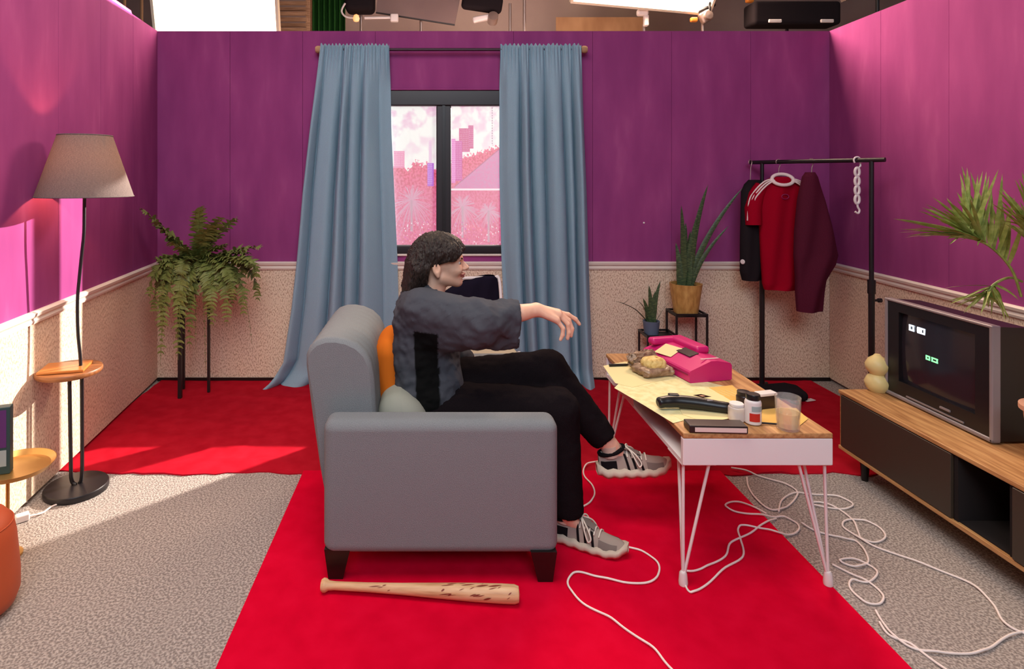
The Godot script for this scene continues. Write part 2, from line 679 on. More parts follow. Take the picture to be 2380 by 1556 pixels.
func _ready() -> void:
	# ---- camera: level, with the lens shifted down and right as the photograph is cropped
	var cam := Camera3D.new()
	cam.name = "camera"
	cam.near = 0.1
	cam.far = 60.0
	cam.projection = Camera3D.PROJECTION_FRUSTUM
	cam.size = 0.1 * 1556.0 / 1400.0
	cam.frustum_offset = Vector2(0.1 * 180.0 / 1400.0, -0.1 * 368.0 / 1400.0)
	cam.position = Vector3(0, 1.45, 0)
	add_child(cam)
	cam.current = true
	# ---- surroundings
	var we := WorldEnvironment.new()
	we.name = "environment"
	var env := Environment.new()
	env.background_mode = Environment.BG_COLOR
	env.background_color = Color(0.02, 0.02, 0.02)
	env.tonemap_mode = Environment.TONE_MAPPER_LINEAR
	env.tonemap_exposure = 1.0
	env.sdfgi_enabled = true
	env.ssao_enabled = true
	env.ssil_enabled = true
	we.environment = env
	add_child(we)
	make_materials()
	# ---- studio lights
	softbox("white glowing softbox leaning over the left corner of the purple wall", Vector3(-1.63, 3.12, -4.37), Vector3(0, -0.22, 0.975), Vector2(0.9, 1.2), 1.7, Color(1.0, 0.9, 0.78), 5.0)
	softbox("tilted white softbox above the wall right of the window", Vector3(1.84, 3.33, -4.95), Vector3(0, -0.57, 0.82), Vector2(1.2, 1.0), 15.0, Color(1.0, 0.86, 0.74), 5.0, 0.09)
	softbox("large square softbox hanging over the middle of the set", Vector3(-0.3, 3.7, -1.35), Vector3(0, -1, 0), Vector2(1.6, 1.6), 5.9, Color(1.0, 0.95, 0.9), 2.0)
	softbox("added wide fill softbox behind the camera, out of view", Vector3(0.2, 3.7, 2.0), Vector3(0, -0.42, -1), Vector2(2.6, 1.8), 9.5, Color(0.88, 0.94, 1.0), 2.0)  # added fill lamp, lifts the surfaces that face the camera
	softbox("added unseen ceiling light brightening the studio behind the back wall", Vector3(0.5, 4.6, -5.9), Vector3(0, -1, 0), Vector2(2.4, 0.6), 5.0, Color(1.0, 0.88, 0.76), 2.0)  # added work light, brightens what shows above the back wall
	window_lamp()
	build_shell()
	build_walls()
	build_window()
	build_curtains()
	build_carpets()
	build_sofa()
	build_table()
	build_television()
	build_rack()
	build_lamp()
	build_person()
	build_plants()
	build_table_things()
	build_small()
	build_cables()
	build_studio()


# a fresnel lamp on a stand behind the set, shining through the window from the right
func window_lamp() -> void:
	var at := Vector3(2.25, 2.52, -6.0)
	var dir := (Vector3(0.0, 1.45, -4.27) - at).normalized()
	var o := thing("stage_spotlight", "black stage spotlight on a stand behind the window wall", "studio light", Vector3(at.x, 0, at.z))
	var q := Transform3D(facing(dir), Vector3(0, at.y, 0))
	var b := MB.new()
	b.lathe([Vector2(0.0, -0.36), Vector2(0.09, -0.35), Vector2(0.11, -0.3), Vector2(0.11, -0.02), Vector2(0.1, -0.02)], 20, q * Transform3D(Basis(Vector3.RIGHT, -PI / 2), Vector3.ZERO))
	part("housing", b, mats.black_metal, o)
	b = MB.new()
	b.lathe([Vector2(0.0, -0.021), Vector2(0.1, -0.021)], 20, q * Transform3D(Basis(Vector3.RIGHT, -PI / 2), Vector3.ZERO))
	part("lamp_lens", b, glow("lamp_lens_glow", Color(1.0, 0.94, 0.86), 3.0), o)
	b = MB.new()
	b.tube([Vector3(0, 0.3, 0), Vector3(0, at.y - 0.13, 0)], 0.016)
	part("pole", b, mats.black_metal, o)
	for k in 3:
		b = MB.new()
		b.tube([Vector3(0, 0.55, 0), Vector3(cos(k * TAU / 3) * 0.3, 0.012, sin(k * TAU / 3) * 0.3)], 0.012)
		part("leg", b, mats.black_metal, o)
	var l := SpotLight3D.new()
	l.name = "lamp_light"
	l.spot_angle = 24.0
	l.spot_angle_attenuation = 0.2
	l.light_energy = 135.0
	l.light_size = 0.02
	l.light_color = Color(1.0, 0.94, 0.88)
	l.spot_range = 30.0
	l.spot_attenuation = 2.0
	l.shadow_enabled = true
	o.add_child(l)
	l.transform = Transform3D(facing(dir), Vector3(0, at.y, 0) + dir * 0.02)


func build_shell() -> void:
	var b := MB.new()
	b.box(Vector3(0, -0.1, -1.5), Vector3(13, 0.2, 13))
	struct("floor", b, mats.grey_carpet)
	for a in [["wall_studio_back", Vector3(0, 2.5, -7.1), Vector3(13, 5, 0.2)], ["wall_studio_front", Vector3(0, 2.5, 5.1), Vector3(13, 5, 0.2)], ["wall_studio_left", Vector3(-6.4, 2.5, -1), Vector3(0.2, 5, 12)], ["wall_studio_right", Vector3(6.4, 2.5, -1), Vector3(0.2, 5, 12)]]:
		b = MB.new()
		b.box(a[1], a[2])
		struct(a[0], b, mats.studio_wall)
	b = MB.new()
	b.box(Vector3(0, 5.1, -1), Vector3(13, 0.2, 12.4))
	struct("ceiling", b, mats.studio_wall)


# wall pieces in the wall's own frame: x along the wall, z into the room
func wall_panels(o: Node3D, x0: float, x1: float, y0: float, y1: float, step: float, m: Material, called: String, rnd: RandomNumberGenerator) -> void:
	var x := x0
	while x < x1 - 0.01:
		var w := minf(step, x1 - x)
		if x1 - x - w < 0.15:
			w = x1 - x
		var b := MB.new()
		b.box(Vector3(x + w * 0.5, (y0 + y1) * 0.5, -0.01 + rnd.randf() * 0.0015), Vector3(w - 0.002, y1 - y0, 0.02))
		part(called, b, m, o)
		x += w

func chair_rail(called: String, at: Vector3, turn: float, x0: float, x1: float) -> void:
	var b := MB.new()
	b.prism(PackedVector2Array([Vector2(0, 0), Vector2(0.012, 0), Vector2(0.016, 0.012), Vector2(0.012, 0.024), Vector2(0.022, 0.034), Vector2(0.026, 0.048), Vector2(0.014, 0.056), Vector2(0, 0.056)]), x1 - x0, Transform3D(Basis(Vector3.BACK, Vector3.UP, Vector3.RIGHT), Vector3(x0, 0.79, 0)))
	var o := struct(called, b, mats.rail_white)
	o.position = at
	o.rotation.y = turn

func build_walls() -> void:
	var rnd := RandomNumberGenerator.new()
	rnd.seed = 4
	var top := 2.48
	# back wall: local x = world x
	var o := struct("wall_back")
	o.position = Vector3(0, 0, -4.27)
	wall_panels(o, -1.965, -0.42, 0.8, top, 0.515, mats.purple_paint, "panel", rnd)
	wall_panels(o, 0.56, 2.8, 0.8, top, 0.56, mats.purple_paint, "panel", rnd)
	wall_panels(o, -0.42, 0.56, 2.06, top, 1.0, mats.purple_paint, "panel", rnd)
	wall_panels(o, -0.42, 0.56, 0.8, 0.90, 1.0, mats.purple_paint, "panel", rnd)
	wall_panels(o, -1.965, 2.8, 0.02, 0.8, 1.2, mats.marbled_board, "wainscot_board", rnd)
	var b := MB.new()
	b.box(Vector3(-1.22, top / 2, -0.04), Vector3(1.6, top, 0.04))
	b.box(Vector3(1.7, top / 2, -0.04), Vector3(2.28, top, 0.04))
	b.box(Vector3(0.07, 2.27, -0.04), Vector3(0.98, 0.42, 0.04))
	b.box(Vector3(0.07, 0.45, -0.04), Vector3(0.98, 0.9, 0.04))
	part("backing", b, mats.studio_wall, o)
	chair_rail("trim_1", Vector3(0, 0, -4.27), 0.0, -1.965, 2.8)
	b = MB.new()
	b.box(Vector3(0.42, 0.012, 0.006), Vector3(4.76, 0.024, 0.012))
	var base := struct("baseboard_back", b, mats.dark_wood)
	base.position = Vector3(0, 0, -4.27)
	# left wall: local +x runs from the back corner to the front
	o = struct("wall_left")
	o.position = Vector3(-1.965, 0, -4.27)
	o.basis = Basis(Vector3(-0.1045, 0, -0.9945), Vector3.UP, Vector3(0.9945, 0, -0.1045))
	wall_panels(o, -3.2, 0.0, 0.8, top, 0.46, mats.purple_paint, "panel", rnd)
	wall_panels(o, -3.2, 0.0, 0.02, 0.8, 1.2, mats.marbled_board, "wainscot_board", rnd)
	b = MB.new()
	b.box(Vector3(-1.6, top / 2, -0.04), Vector3(3.2, top, 0.04))
	part("backing", b, mats.studio_wall, o)
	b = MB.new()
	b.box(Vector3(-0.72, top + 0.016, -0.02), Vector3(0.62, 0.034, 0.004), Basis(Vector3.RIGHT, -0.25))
	part("lit_wall_edge", b, mats.lit_edge_pink, o)  # top edge of the wall, its backlit brightness painted as lighter pink
	chair_rail("trim_2", Vector3.ZERO, 0.0, -3.2, 0.0)
	get_node("trim_2").transform = o.transform
	# right wall
	o = struct("wall_right")
	o.transform = Transform3D(Basis(Vector3(-0.054, 0, 0.9985), Vector3.UP, Vector3(-0.9985, 0, -0.054)), Vector3(2.8, 0, -4.27))
	wall_panels(o, 0.0, 3.2, 0.8, top, 0.53, mats.purple_paint, "panel", rnd)
	wall_panels(o, 0.0, 3.2, 0.02, 0.8, 1.2, mats.marbled_board, "wainscot_board", rnd)
	b = MB.new()
	b.box(Vector3(1.6, top / 2, -0.04), Vector3(3.2, top, 0.04))
	part("backing", b, mats.studio_wall, o)
	chair_rail("trim_3", Vector3.ZERO, 0.0, 0.0, 3.2)
	get_node("trim_3").transform = o.transform


func build_window() -> void:
	var o := struct("window_1")
	o.position = Vector3(0, 0, -4.27)
	var x0 := -0.42
	var x1 := 0.56
	var y0 := 0.90
	var y1 := 2.06
	var z := -0.02
	for a in [["top_rail", Vector3((x0 + x1) / 2, 2.005, z), Vector3(x1 - x0, 0.11, 0.06)], ["bottom_rail", Vector3((x0 + x1) / 2, 0.93, z), Vector3(x1 - x0, 0.06, 0.06)], ["jamb", Vector3(x0 + 0.04, 1.48, z), Vector3(0.08, 1.04, 0.06)], ["jamb", Vector3(x1 - 0.04, 1.48, z), Vector3(0.08, 1.04, 0.06)], ["mullion", Vector3(0.065, 1.455, z), Vector3(0.105, 0.99, 0.065)]]:
		var b := MB.new()
		b.rbox(a[1], a[2], 0.008, 1)
		part(a[0], b, mats.window_black, o)
	var b2 := MB.new()
	b2.box(Vector3(0.065, 1.455, 0.018), Vector3(0.02, 0.99, 0.012))
	part("meeting_strip", b2, mats.black_metal, o)
	for s in [[-0.34, 0.0125], [0.1175, 0.48]]:
		b2 = MB.new()
		b2.box(Vector3((s[0] + s[1]) / 2, 1.455, z - 0.01), Vector3(s[1] - s[0], 0.99, 0.005))
		part("pane", b2, mats.glass, o)
	b2 = MB.new()
	b2.rbox(Vector3(0.07, 2.066, 0.008), Vector3(1.0, 0.014, 0.02), 0.004, 1)
	part("head_bead", b2, mats.purple_paint, o)
	b2 = MB.new()
	b2.rbox(Vector3(0.07, 0.893, 0.004), Vector3(1.0, 0.016, 0.024), 0.005, 1)
	part("sill", b2, mats.rail_white, o)
	# the printed city view that hangs, lit from behind, outside the window
	var img := city_print()
	var m := mat("backdrop_glow", Color(0.2, 0.2, 0.2), 0.9)
	var tx := ImageTexture.create_from_image(img)
	m.albedo_texture = tx
	m.emission_enabled = true
	m.emission_texture = tx
	m.emission = Color.WHITE
	m.emission_operator = BaseMaterial3D.EMISSION_OP_MULTIPLY
	m.emission_energy_multiplier = 0.95
	var d := thing("backlit_sign_backdrop", "backlit pink city and garden print hanging outside the window", "backdrop", Vector3(0, 0, -5.15))
	var p := MB.new()
	p.box(Vector3(0.0, 1.5, -0.008), Vector3(1.2, 1.62, 0.01))
	part("back_board", p, mats.white_board, d)
	p = MB.new()
	var k := [p.add(Vector3(-0.6, 0.69, 0), Vector2(0, 1)), p.add(Vector3(0.6, 0.69, 0), Vector2(1, 1)), p.add(Vector3(0.6, 2.31, 0), Vector2(1, 0)), p.add(Vector3(-0.6, 2.31, 0), Vector2(0, 0))]
	p.quad(k[0], k[3], k[2], k[1])
	part("lit_print", p, m, d)
	for s in [-0.58, 0.58]:
		p = MB.new()
		p.tube([Vector3(s, 0.0, -0.03), Vector3(s, 2.25, -0.03)], 0.012)
		part("post", p, mats.steel, d)


func city_print() -> Image:
	var w := 780
	var h := 900
	var im := Image.create(w, h, false, Image.FORMAT_RGB8)
	var cl := noise_image(0.012, 1024, FastNoiseLite.TYPE_SIMPLEX_SMOOTH, 9, 4)
	var leaf := noise_image(0.055, 1024, FastNoiseLite.TYPE_SIMPLEX, 10, 3)
	cl.convert(Image.FORMAT_L8)
	leaf.convert(Image.FORMAT_L8)
	# x: 600 px per metre from -0.6 ; y: 600 px per metre down from 2.25
	for y in h:
		for x in w:
			var q := cl.get_pixel(x, y).r
			var c := Color(1.0, 1.0, 0.985).lerp(Color(0.95, 0.72, 0.86), clampf((q - 0.42) * 3.0, 0.0, 1.0) * clampf(1.3 - y / 380.0, 0.2, 1.0))
			var l := leaf.get_pixel(x, y).r
			var line := 425.0 + 12.0 * sin(x * 0.035) + 10.0 * sin(x * 0.08 + 1.0) + (l - 0.5) * 40.0
			if x > 470:
				line = 390.0 - (x - 540) * 0.26 + (l - 0.5) * 40.0
			if y > line:
				c = Color(0.95, 0.26, 0.50).lerp(Color(0.82, 0.05, 0.30), clampf((l - 0.42) * 4.0, 0.0, 1.0))
				c = c.lerp(Color(0.90, 0.50, 0.68), clampf((y - line) / 300.0, 0.0, 0.5))
			im.set_pixel(x, y, c)
	# towers with window grids
	for t in [[526, 250, 60, 112, Color(0.80, 0.02, 0.48)], [578, 236, 28, 110, Color(0.80, 0.04, 0.50)], [494, 310, 50, 190, Color(0.82, 0.08, 0.62)], [484, 300, 22, 210, Color(0.93, 0.42, 0.80)], [163, 358, 60, 80, Color(0.95, 0.50, 0.70)], [358, 308, 16, 120, Color(0.94, 0.78, 0.90)], [350, 415, 36, 110, Color(0.72, 0.28, 0.86)]]:
		im.fill_rect(Rect2i(t[0], t[1], t[2], t[3]), t[4])
		for i in range(t[0] + 4, t[0] + t[2] - 5, 9):
			for j in range(t[1] + 5, t[1] + t[3] - 5, 10):
				im.fill_rect(Rect2i(i, j, 4, 5), t[4].lerp(Color(1, 0.9, 1), 0.5))
	# glasshouse roof and white rail on the right
	for x in range(500, 780):
		var y0 := int(530 - (x - 500) * 0.72)
		for y in range(y0, 535):
			var l := leaf.get_pixel(x, y).r
			im.set_pixel(x, y, Color(0.80, 0.50, 0.72).lerp(Color(0.90, 0.40, 0.66), l))
		for y in range(y0 - 3, y0 + 2):
			im.set_pixel(x, y, Color(0.70, 0.28, 0.52))
	im.fill_rect(Rect2i(478, 536, 302, 9), Color(1.0, 0.93, 0.97))
	# crane mast
	for y in range(150, 320, 12):
		im.fill_rect(Rect2i(708, y, 4, 7), Color(0.62, 0.42, 0.56))
	# palms: pale heads with rays
	var rnd := RandomNumberGenerator.new()
	rnd.seed = 77
	for pc in [[262, 590, 105], [545, 620, 80], [690, 640, 60]]:
		for k in 110:
			var a := rnd.randf() * TAU
			var len_: float = pc[2] * rnd.randf_range(0.4, 1.0) * (1.5 if sin(a) > 0 else 0.9)
			for s in int(len_):
				var x := int(pc[0] + cos(a) * s)
				var y := int(pc[1] + sin(a) * s + s * s * 0.0016)
				if x > 1 and y > 1 and x < w - 2 and y < h - 2:
					im.fill_rect(Rect2i(x, y, 2, 2), Color(0.84, 0.62, 0.74).lerp(Color(0.92, 0.46, 0.64), rnd.randf() * 0.5))
		im.fill_rect(Rect2i(pc[0] - 6, pc[1], 12, 150), Color(0.78, 0.56, 0.66))
	# flowers
	for k in 900:
		var x := rnd.randi_range(0, w - 8)
		var y := rnd.randi_range(690, h - 8)
		var s := rnd.randi_range(2, 6)
		im.fill_rect(Rect2i(x, y, s, s), [Color(1, 0.9, 0.95), Color(0.90, 0.12, 0.42), Color(0.86, 0.20, 0.66), Color(1.0, 0.6, 0.75)][rnd.randi() % 4])
	return im


func build_curtains() -> void:
	var b := MB.new()
	b.tube([Vector3(-0.815, 2.335, -4.205), Vector3(1.06, 2.335, -4.205)], 0.011, 10)
	var rod := thing("curtain_rod", "dark curtain rod with pale wooden end caps above the window", "curtain rod")
	part("rod", b, mats.rod_dark, rod)
	for x in [-0.81, 1.045]:
		b = MB.new()
		b.lathe([Vector2(0, -0.022), Vector2(0.02, -0.02), Vector2(0.026, -0.008), Vector2(0.026, 0.008), Vector2(0.02, 0.02), Vector2(0, 0.022)], 16, Transform3D(Basis(Vector3.BACK, PI / 2), Vector3(x, 2.335, -4.205)))
		part("end_cap", b, mats.pale_board, rod)
		b = MB.new()
		b.tube([Vector3(x + (0.05 if x < 0 else -0.05), 2.335, -4.205), Vector3(x + (0.05 if x < 0 else -0.05), 2.335, -4.262)], 0.008)
		part("bracket", b, mats.rod_dark, rod)
	# edges as height, x
	var l0 := [Vector2(2.365, -0.789), Vector2(1.78, -0.858), Vector2(1.33, -0.909), Vector2(0.88, -0.947), Vector2(0.53, -0.983), Vector2(0.17, -1.037), Vector2(0.05, -1.11), Vector2(0.0, -1.17)]
	var l1 := [Vector2(2.365, -0.313), Vector2(1.78, -0.304), Vector2(1.33, -0.283), Vector2(0.88, -0.262), Vector2(0.43, -0.25), Vector2(0.0, -0.238)]
	var r0 := [Vector2(2.365, 0.456), Vector2(1.48, 0.456), Vector2(0.88, 0.471), Vector2(0.43, 0.491), Vector2(0.0, 0.521)]
	var r1 := [Vector2(2.365, 1.019), Vector2(1.93, 1.037), Vector2(1.33, 1.06), Vector2(0.73, 1.078), Vector2(0.29, 1.09), Vector2(0.0, 1.096)]
	curtain("blue grey linen curtain left of the window, trailing on the floor", l0, l1, 6.0, 0.6, 0.0)
	curtain("blue grey linen curtain right of the window, hanging straight", r0, r1, 6.0, 2.1, 1.7)

func curtain(label: String, e0: Array, e1: Array, folds: float, ph: float, ph2: float) -> void:
	var b := MB.new()
	b.sheet(220, 70, func(u: float, v: float) -> Vector3:
		var h := lerpf(2.365, 0.004, v)
		var uu := u + 0.035 * sin(TAU * u * 2.0 + ph) + 0.02 * sin(TAU * u * 3.0 + ph2 + v * 1.2)
		var x := lerpf(along(e0, h), along(e1, h), u)
		var amp := lerpf(0.018, 0.07, smoothstep(0.0, 0.3, v))
		var big := pow(absf(sin(PI * uu * folds + ph)), 0.55)
		var s := sin(TAU * uu * folds * 0.5 + ph2)
		var z := amp * (1.5 * big - 1.0 + 0.25 * s) + 0.006 * sin(TAU * u * 23.0 + ph) * (1.0 - smoothstep(0.0, 0.12, v))
		# the edge towards the window lies flat against the wall
		var flat := smoothstep(0.62, 0.97, u if ph < 1.0 else 1.0) if ph < 1.0 else smoothstep(0.9, 1.0, 1.0 - u)
		flat *= smoothstep(0.02, 0.14, v)
		z = lerpf(z, -0.06, flat)
		z += 0.012 * sin(v * 9.0 + u * 5.0) * v
		# gathered on the rod, spreading over the floor at the hem
		var hem := smoothstep(0.955, 1.0, v)
		var zz := -4.18 + z + hem * 0.05
		return Vector3(x, h + (0.008 * sin(TAU * u * 19.0) * (1.0 - smoothstep(0.0, 0.03, v))), maxf(zz, -4.252))
	)
	solo("curtain", b, mats.curtain_linen, label, "curtain", Vector3.ZERO, 0.0, "linen curtains at the window")


func build_carpets() -> void:
	# thin carpets with a slightly rumpled surface
	var nz := FastNoiseLite.new()
	nz.seed = 6
	nz.frequency = 1.6
	var b := MB.new()
	b.begin()
	var slab := func(mb: MB, x0: float, x1: float, z0: float, z1: float, th: float, bump: float, edge: float) -> void:
		mb.sheet(90, 46, func(u: float, v: float) -> Vector3:
			var x := lerpf(x0, x1, u)
			var z := lerpf(z0, z1, v)
			z += edge * nz.get_noise_2d(x * 2.0, 9.0) * smoothstep(0.8, 1.0, v)
			var h := th + bump * maxf(0.0, nz.get_noise_2d(x * 1.5, z * 2.5))
			return Vector3(x, h, z))
		var f := mb.v.size()
		# skirt round the edge
		var ring := []
		for i in 91:
			ring.append(i * 47)
		for j in range(1, 47):
			ring.append(90 * 47 + j)
		for i in range(89, -1, -1):
			ring.append(i * 47 + 46)
		for j in range(45, 0, -1):
			ring.append(j)
		for i in ring.size():
			var p := mb.v[ring[i]]
			mb.add(p)
			mb.add(Vector3(p.x, 0.0, p.z))
		for i in ring.size():
			var k := f + i * 2
			var k2 := f + ((i + 1) % ring.size()) * 2
			mb.quad(k, k + 1, k2 + 1, k2)
	slab.call(b, -1.93, 2.66, -4.255, -2.93, 0.005, 0.012, 0.05)
	solo("rug", b, mats.dark_red_carpet, "dark red carpet across the back of the set", "carpet")
	b = MB.new()
	slab.call(b, -0.64, 1.395, -2.945, -0.7, 0.011, 0.0, 0.0)
	solo("carpet_runner", b, mats.red_carpet, "bright red carpet runner under the armchair and coffee table", "carpet")


# a part built in the world's axes, moved under a thing that stands at its base
func wpart(called: String, b: MB, m: Material, o: Node3D) -> MeshInstance3D:
	b.shift(-o.position)
	return part(called, b, m, o)


func build_sofa() -> void:
	var o := thing("armchair", "boxy grey fabric armchair with black legs on the red runner", "armchair", Vector3(0.02, 0.011, -2.55))
	var b: MB
	for z in [-2.186, -2.92]:
		b = MB.new()
		b.rbox(Vector3(0.022, 0.345, z), Vector3(0.835, 0.475, 0.12), 0.038, 4)
		wpart("arm", b, mats.sofa_fabric, o)
	b = MB.new()
	b.rbox(Vector3(0.02, 0.2, -2.553), Vector3(0.8, 0.17, 0.63), 0.02, 2)
	wpart("base", b, mats.sofa_fabric, o)
	# backrest leaning back, rounded top
	b = MB.new()
	channel_back(b, [Vector2(-0.385, 0.12), Vector2(-0.40, 0.2), Vector2(-0.43, 0.36), Vector2(-0.46, 0.56), Vector2(-0.482, 0.74), Vector2(-0.482, 0.78), Vector2(-0.47, 0.81), Vector2(-0.445, 0.833), Vector2(-0.41, 0.845), Vector2(-0.37, 0.846), Vector2(-0.33, 0.838), Vector2(-0.29, 0.82), Vector2(-0.258, 0.79), Vector2(-0.238, 0.75), Vector2(-0.226, 0.69), Vector2(-0.215, 0.5), Vector2(-0.205, 0.3), Vector2(-0.2, 0.12)], -2.86, -2.248)
	wpart("backrest", b, mats.sofa_fabric, o)
	b = MB.new()
	b.rbox(Vector3(0.1, 0.34, -2.553), Vector3(0.66, 0.14, 0.61), 0.05, 3, Basis(), 3, func(p: Vector3) -> Vector3:
		return Vector3(p.x, p.y + (0.02 * cos(p.x * 4.0) * cos(p.z * 4.5) if p.y > 0 else 0.0), p.z))
	wpart("seat_cushion", b, mats.sofa_fabric, o)
	for p in [Vector3(-0.345, 0, -2.17), Vector3(0.385, 0, -2.155), Vector3(-0.345, 0, -2.93), Vector3(0.385, 0, -2.93)]:
		b = MB.new()
		b.begin()
		var c := []
		for lv in [[0.115, 0.046, 0.0], [0.0, 0.026, 0.008]]:
			for q in [[-1, -1], [1, -1], [1, 1], [-1, 1]]:
				c.append(Vector3(p.x + q[0] * lv[1] + lv[2] * signf(p.x), lv[0] + 0.0115, p.z + q[1] * lv[1] * 0.8))
		for f in [[0, 1, 2, 3], [7, 6, 5, 4], [0, 4, 5, 1], [1, 5, 6, 2], [2, 6, 7, 3], [3, 7, 4, 0]]:
			var id := []
			for k in f:
				id.append(b.add(c[k]))
			b.quad(id[0], id[1], id[2], id[3])
		b.orient()
		wpart("leg", b, mats.dark_wood, o)
	# cushions
	b = MB.new()
	b.rbox(Vector3.ZERO, Vector3(0.14, 0.3, 0.34), 0.065, 5, Basis(), 3, func(p: Vector3) -> Vector3:
		var e := 1.0 - 0.35 * pow(absf(p.z) / 0.17, 3.0) - 0.25 * pow(absf(p.y) / 0.15, 3.0)
		return Vector3(p.x * e, p.y, p.z))
	var c1 := solo("cushion", b, mats.orange_cloth, "orange cushion squeezed between the backrest and the seated person", "cushion", Vector3(-0.185, 0.63, -2.60))
	c1.rotation.z = 0.06
	b = MB.new()
	b.rbox(Vector3.ZERO, Vector3(0.17, 0.22, 0.56), 0.08, 5, Basis(), 3, func(p: Vector3) -> Vector3:
		return Vector3(p.x + (0.05 * (0.11 - p.y) / 0.22 if p.x > 0 else 0.0), p.y * (1.0 - 0.18 * clampf(p.x / 0.08, 0.0, 1.0)), p.z))
	var c2 := solo("cushion", b, mats.cushion_fabric, "grey green bolster cushion low against the armchair backrest", "cushion", Vector3(-0.135, 0.50, -2.55))
	c2.rotation.z = 0.0


# an upholstered back: the outline pulled along z, with shallow stitched channels across it
func channel_back(b: MB, outline: Array, z0: float, z1: float) -> void:
	b.begin()
	var c := Vector2.ZERO
	for p in outline:
		c += p / outline.size()
	var n := outline.size()
	var steps := 60
	var f := b.v.size()
	for i in steps + 1:
		var t := float(i) / steps
		var z := lerpf(z0, z1, t)
		var edge := minf(z - z0, z1 - z)
		var inset := 0.014 * pow(1.0 - clampf(edge / 0.018, 0.0, 1.0), 2.0) + 0.0035 * (1.0 - absf(sin(t * PI * 10.0)))
		for p in outline:
			var q: Vector2 = p - (p - c).normalized() * inset
			b.add(Vector3(q.x, q.y, z))
	for i in steps:
		for k in n:
			var k2 := (k + 1) % n
			b.quad(f + i * n + k, f + i * n + k2, f + (i + 1) * n + k2, f + (i + 1) * n + k)
	for e in [0, steps]:
		var g := b.v.size()
		var poly := PackedVector2Array()
		for k in n:
			var q := b.v[f + e * n + k]
			b.add(q)
			poly.append(Vector2(q.x, q.y))
		var ix := Geometry2D.triangulate_polygon(poly)
		for i in range(0, ix.size(), 3):
			if e == 0:
				b.tri(g + ix[i], g + ix[i + 1], g + ix[i + 2])
			else:
				b.tri(g + ix[i], g + ix[i + 2], g + ix[i + 1])
	b.orient()


func build_table() -> void:
	var x0 := 0.867
	var x1 := 1.39
	var z0 := -3.05
	var z1 := -2.10
	var xm := (x0 + x1) / 2
	var zm := (z0 + z1) / 2
	var y := 0.011
	var o := thing("coffee_table", "white coffee table with oak top and hairpin legs", "coffee table", Vector3(xm, y, zm))
	var b := MB.new()
	b.rbox(Vector3(xm, 0.5435, zm), Vector3(x1 - x0, 0.019, z1 - z0), 0.004, 1)
	wpart("tabletop", b, mats.oak, o)
	b = MB.new()
	b.rbox(Vector3(xm, 0.487, z1 - 0.012), Vector3(x1 - x0, 0.094, 0.022), 0.003, 1)
	wpart("end_panel", b, mats.white_board, o)
	b = MB.new()
	b.rbox(Vector3(xm, 0.487, z0 + 0.012), Vector3(x1 - x0, 0.094, 0.022), 0.003, 1)
	wpart("end_panel", b, mats.white_board, o)
	b = MB.new()
	b.box(Vector3(xm, 0.447, zm), Vector3(x1 - x0 - 0.002, 0.014, z1 - z0 - 0.046))
	wpart("shelf", b, mats.white_board, o)
	b = MB.new()
	b.box(Vector3(xm + 0.05, 0.494, zm), Vector3(0.014, 0.08, z1 - z0 - 0.046))
	wpart("divider", b, mats.white_board, o)
	for q in [[x0, z1, 1.0, -1.0, 0.02], [x1, z1, -1.0, -1.0, -0.012], [x0, z0, 1.0, 1.0, 0.02], [x1, z0, -1.0, 1.0, -0.012]]:
		b = MB.new()
		var foot := Vector3(q[0] + q[4] * 0.4, 0.035, q[1] + q[3] * 0.02)
		for top in [Vector3(q[0] + q[2] * 0.012, 0.44, q[1] + q[3] * 0.03), Vector3(q[0] + q[2] * 0.105, 0.44, q[1] + q[3] * 0.03), Vector3(q[0] + q[2] * 0.035, 0.44, q[1] + q[3] * 0.13)]:
			b.tube(smooth([top, top.lerp(foot, 0.5), foot.lerp(top, 0.05), foot], 4), 0.0055, 7)
		b.box(Vector3(q[0] + q[2] * 0.06, 0.438, q[1] + q[3] * 0.075), Vector3(0.12, 0.004, 0.13))
		var leg := wpart("leg", b, mats.white_metal, o)
		b = MB.new()
		b.lathe([Vector2(0, 0.0), Vector2(0.015, 0.0), Vector2(0.016, 0.01), Vector2(0.013, 0.042), Vector2(0.008, 0.048), Vector2(0, 0.048)], 12, Transform3D(Basis(), Vector3(foot.x, 0.012, foot.z) - o.position))
		part("foot_cap", b, mats.white_plastic, leg)


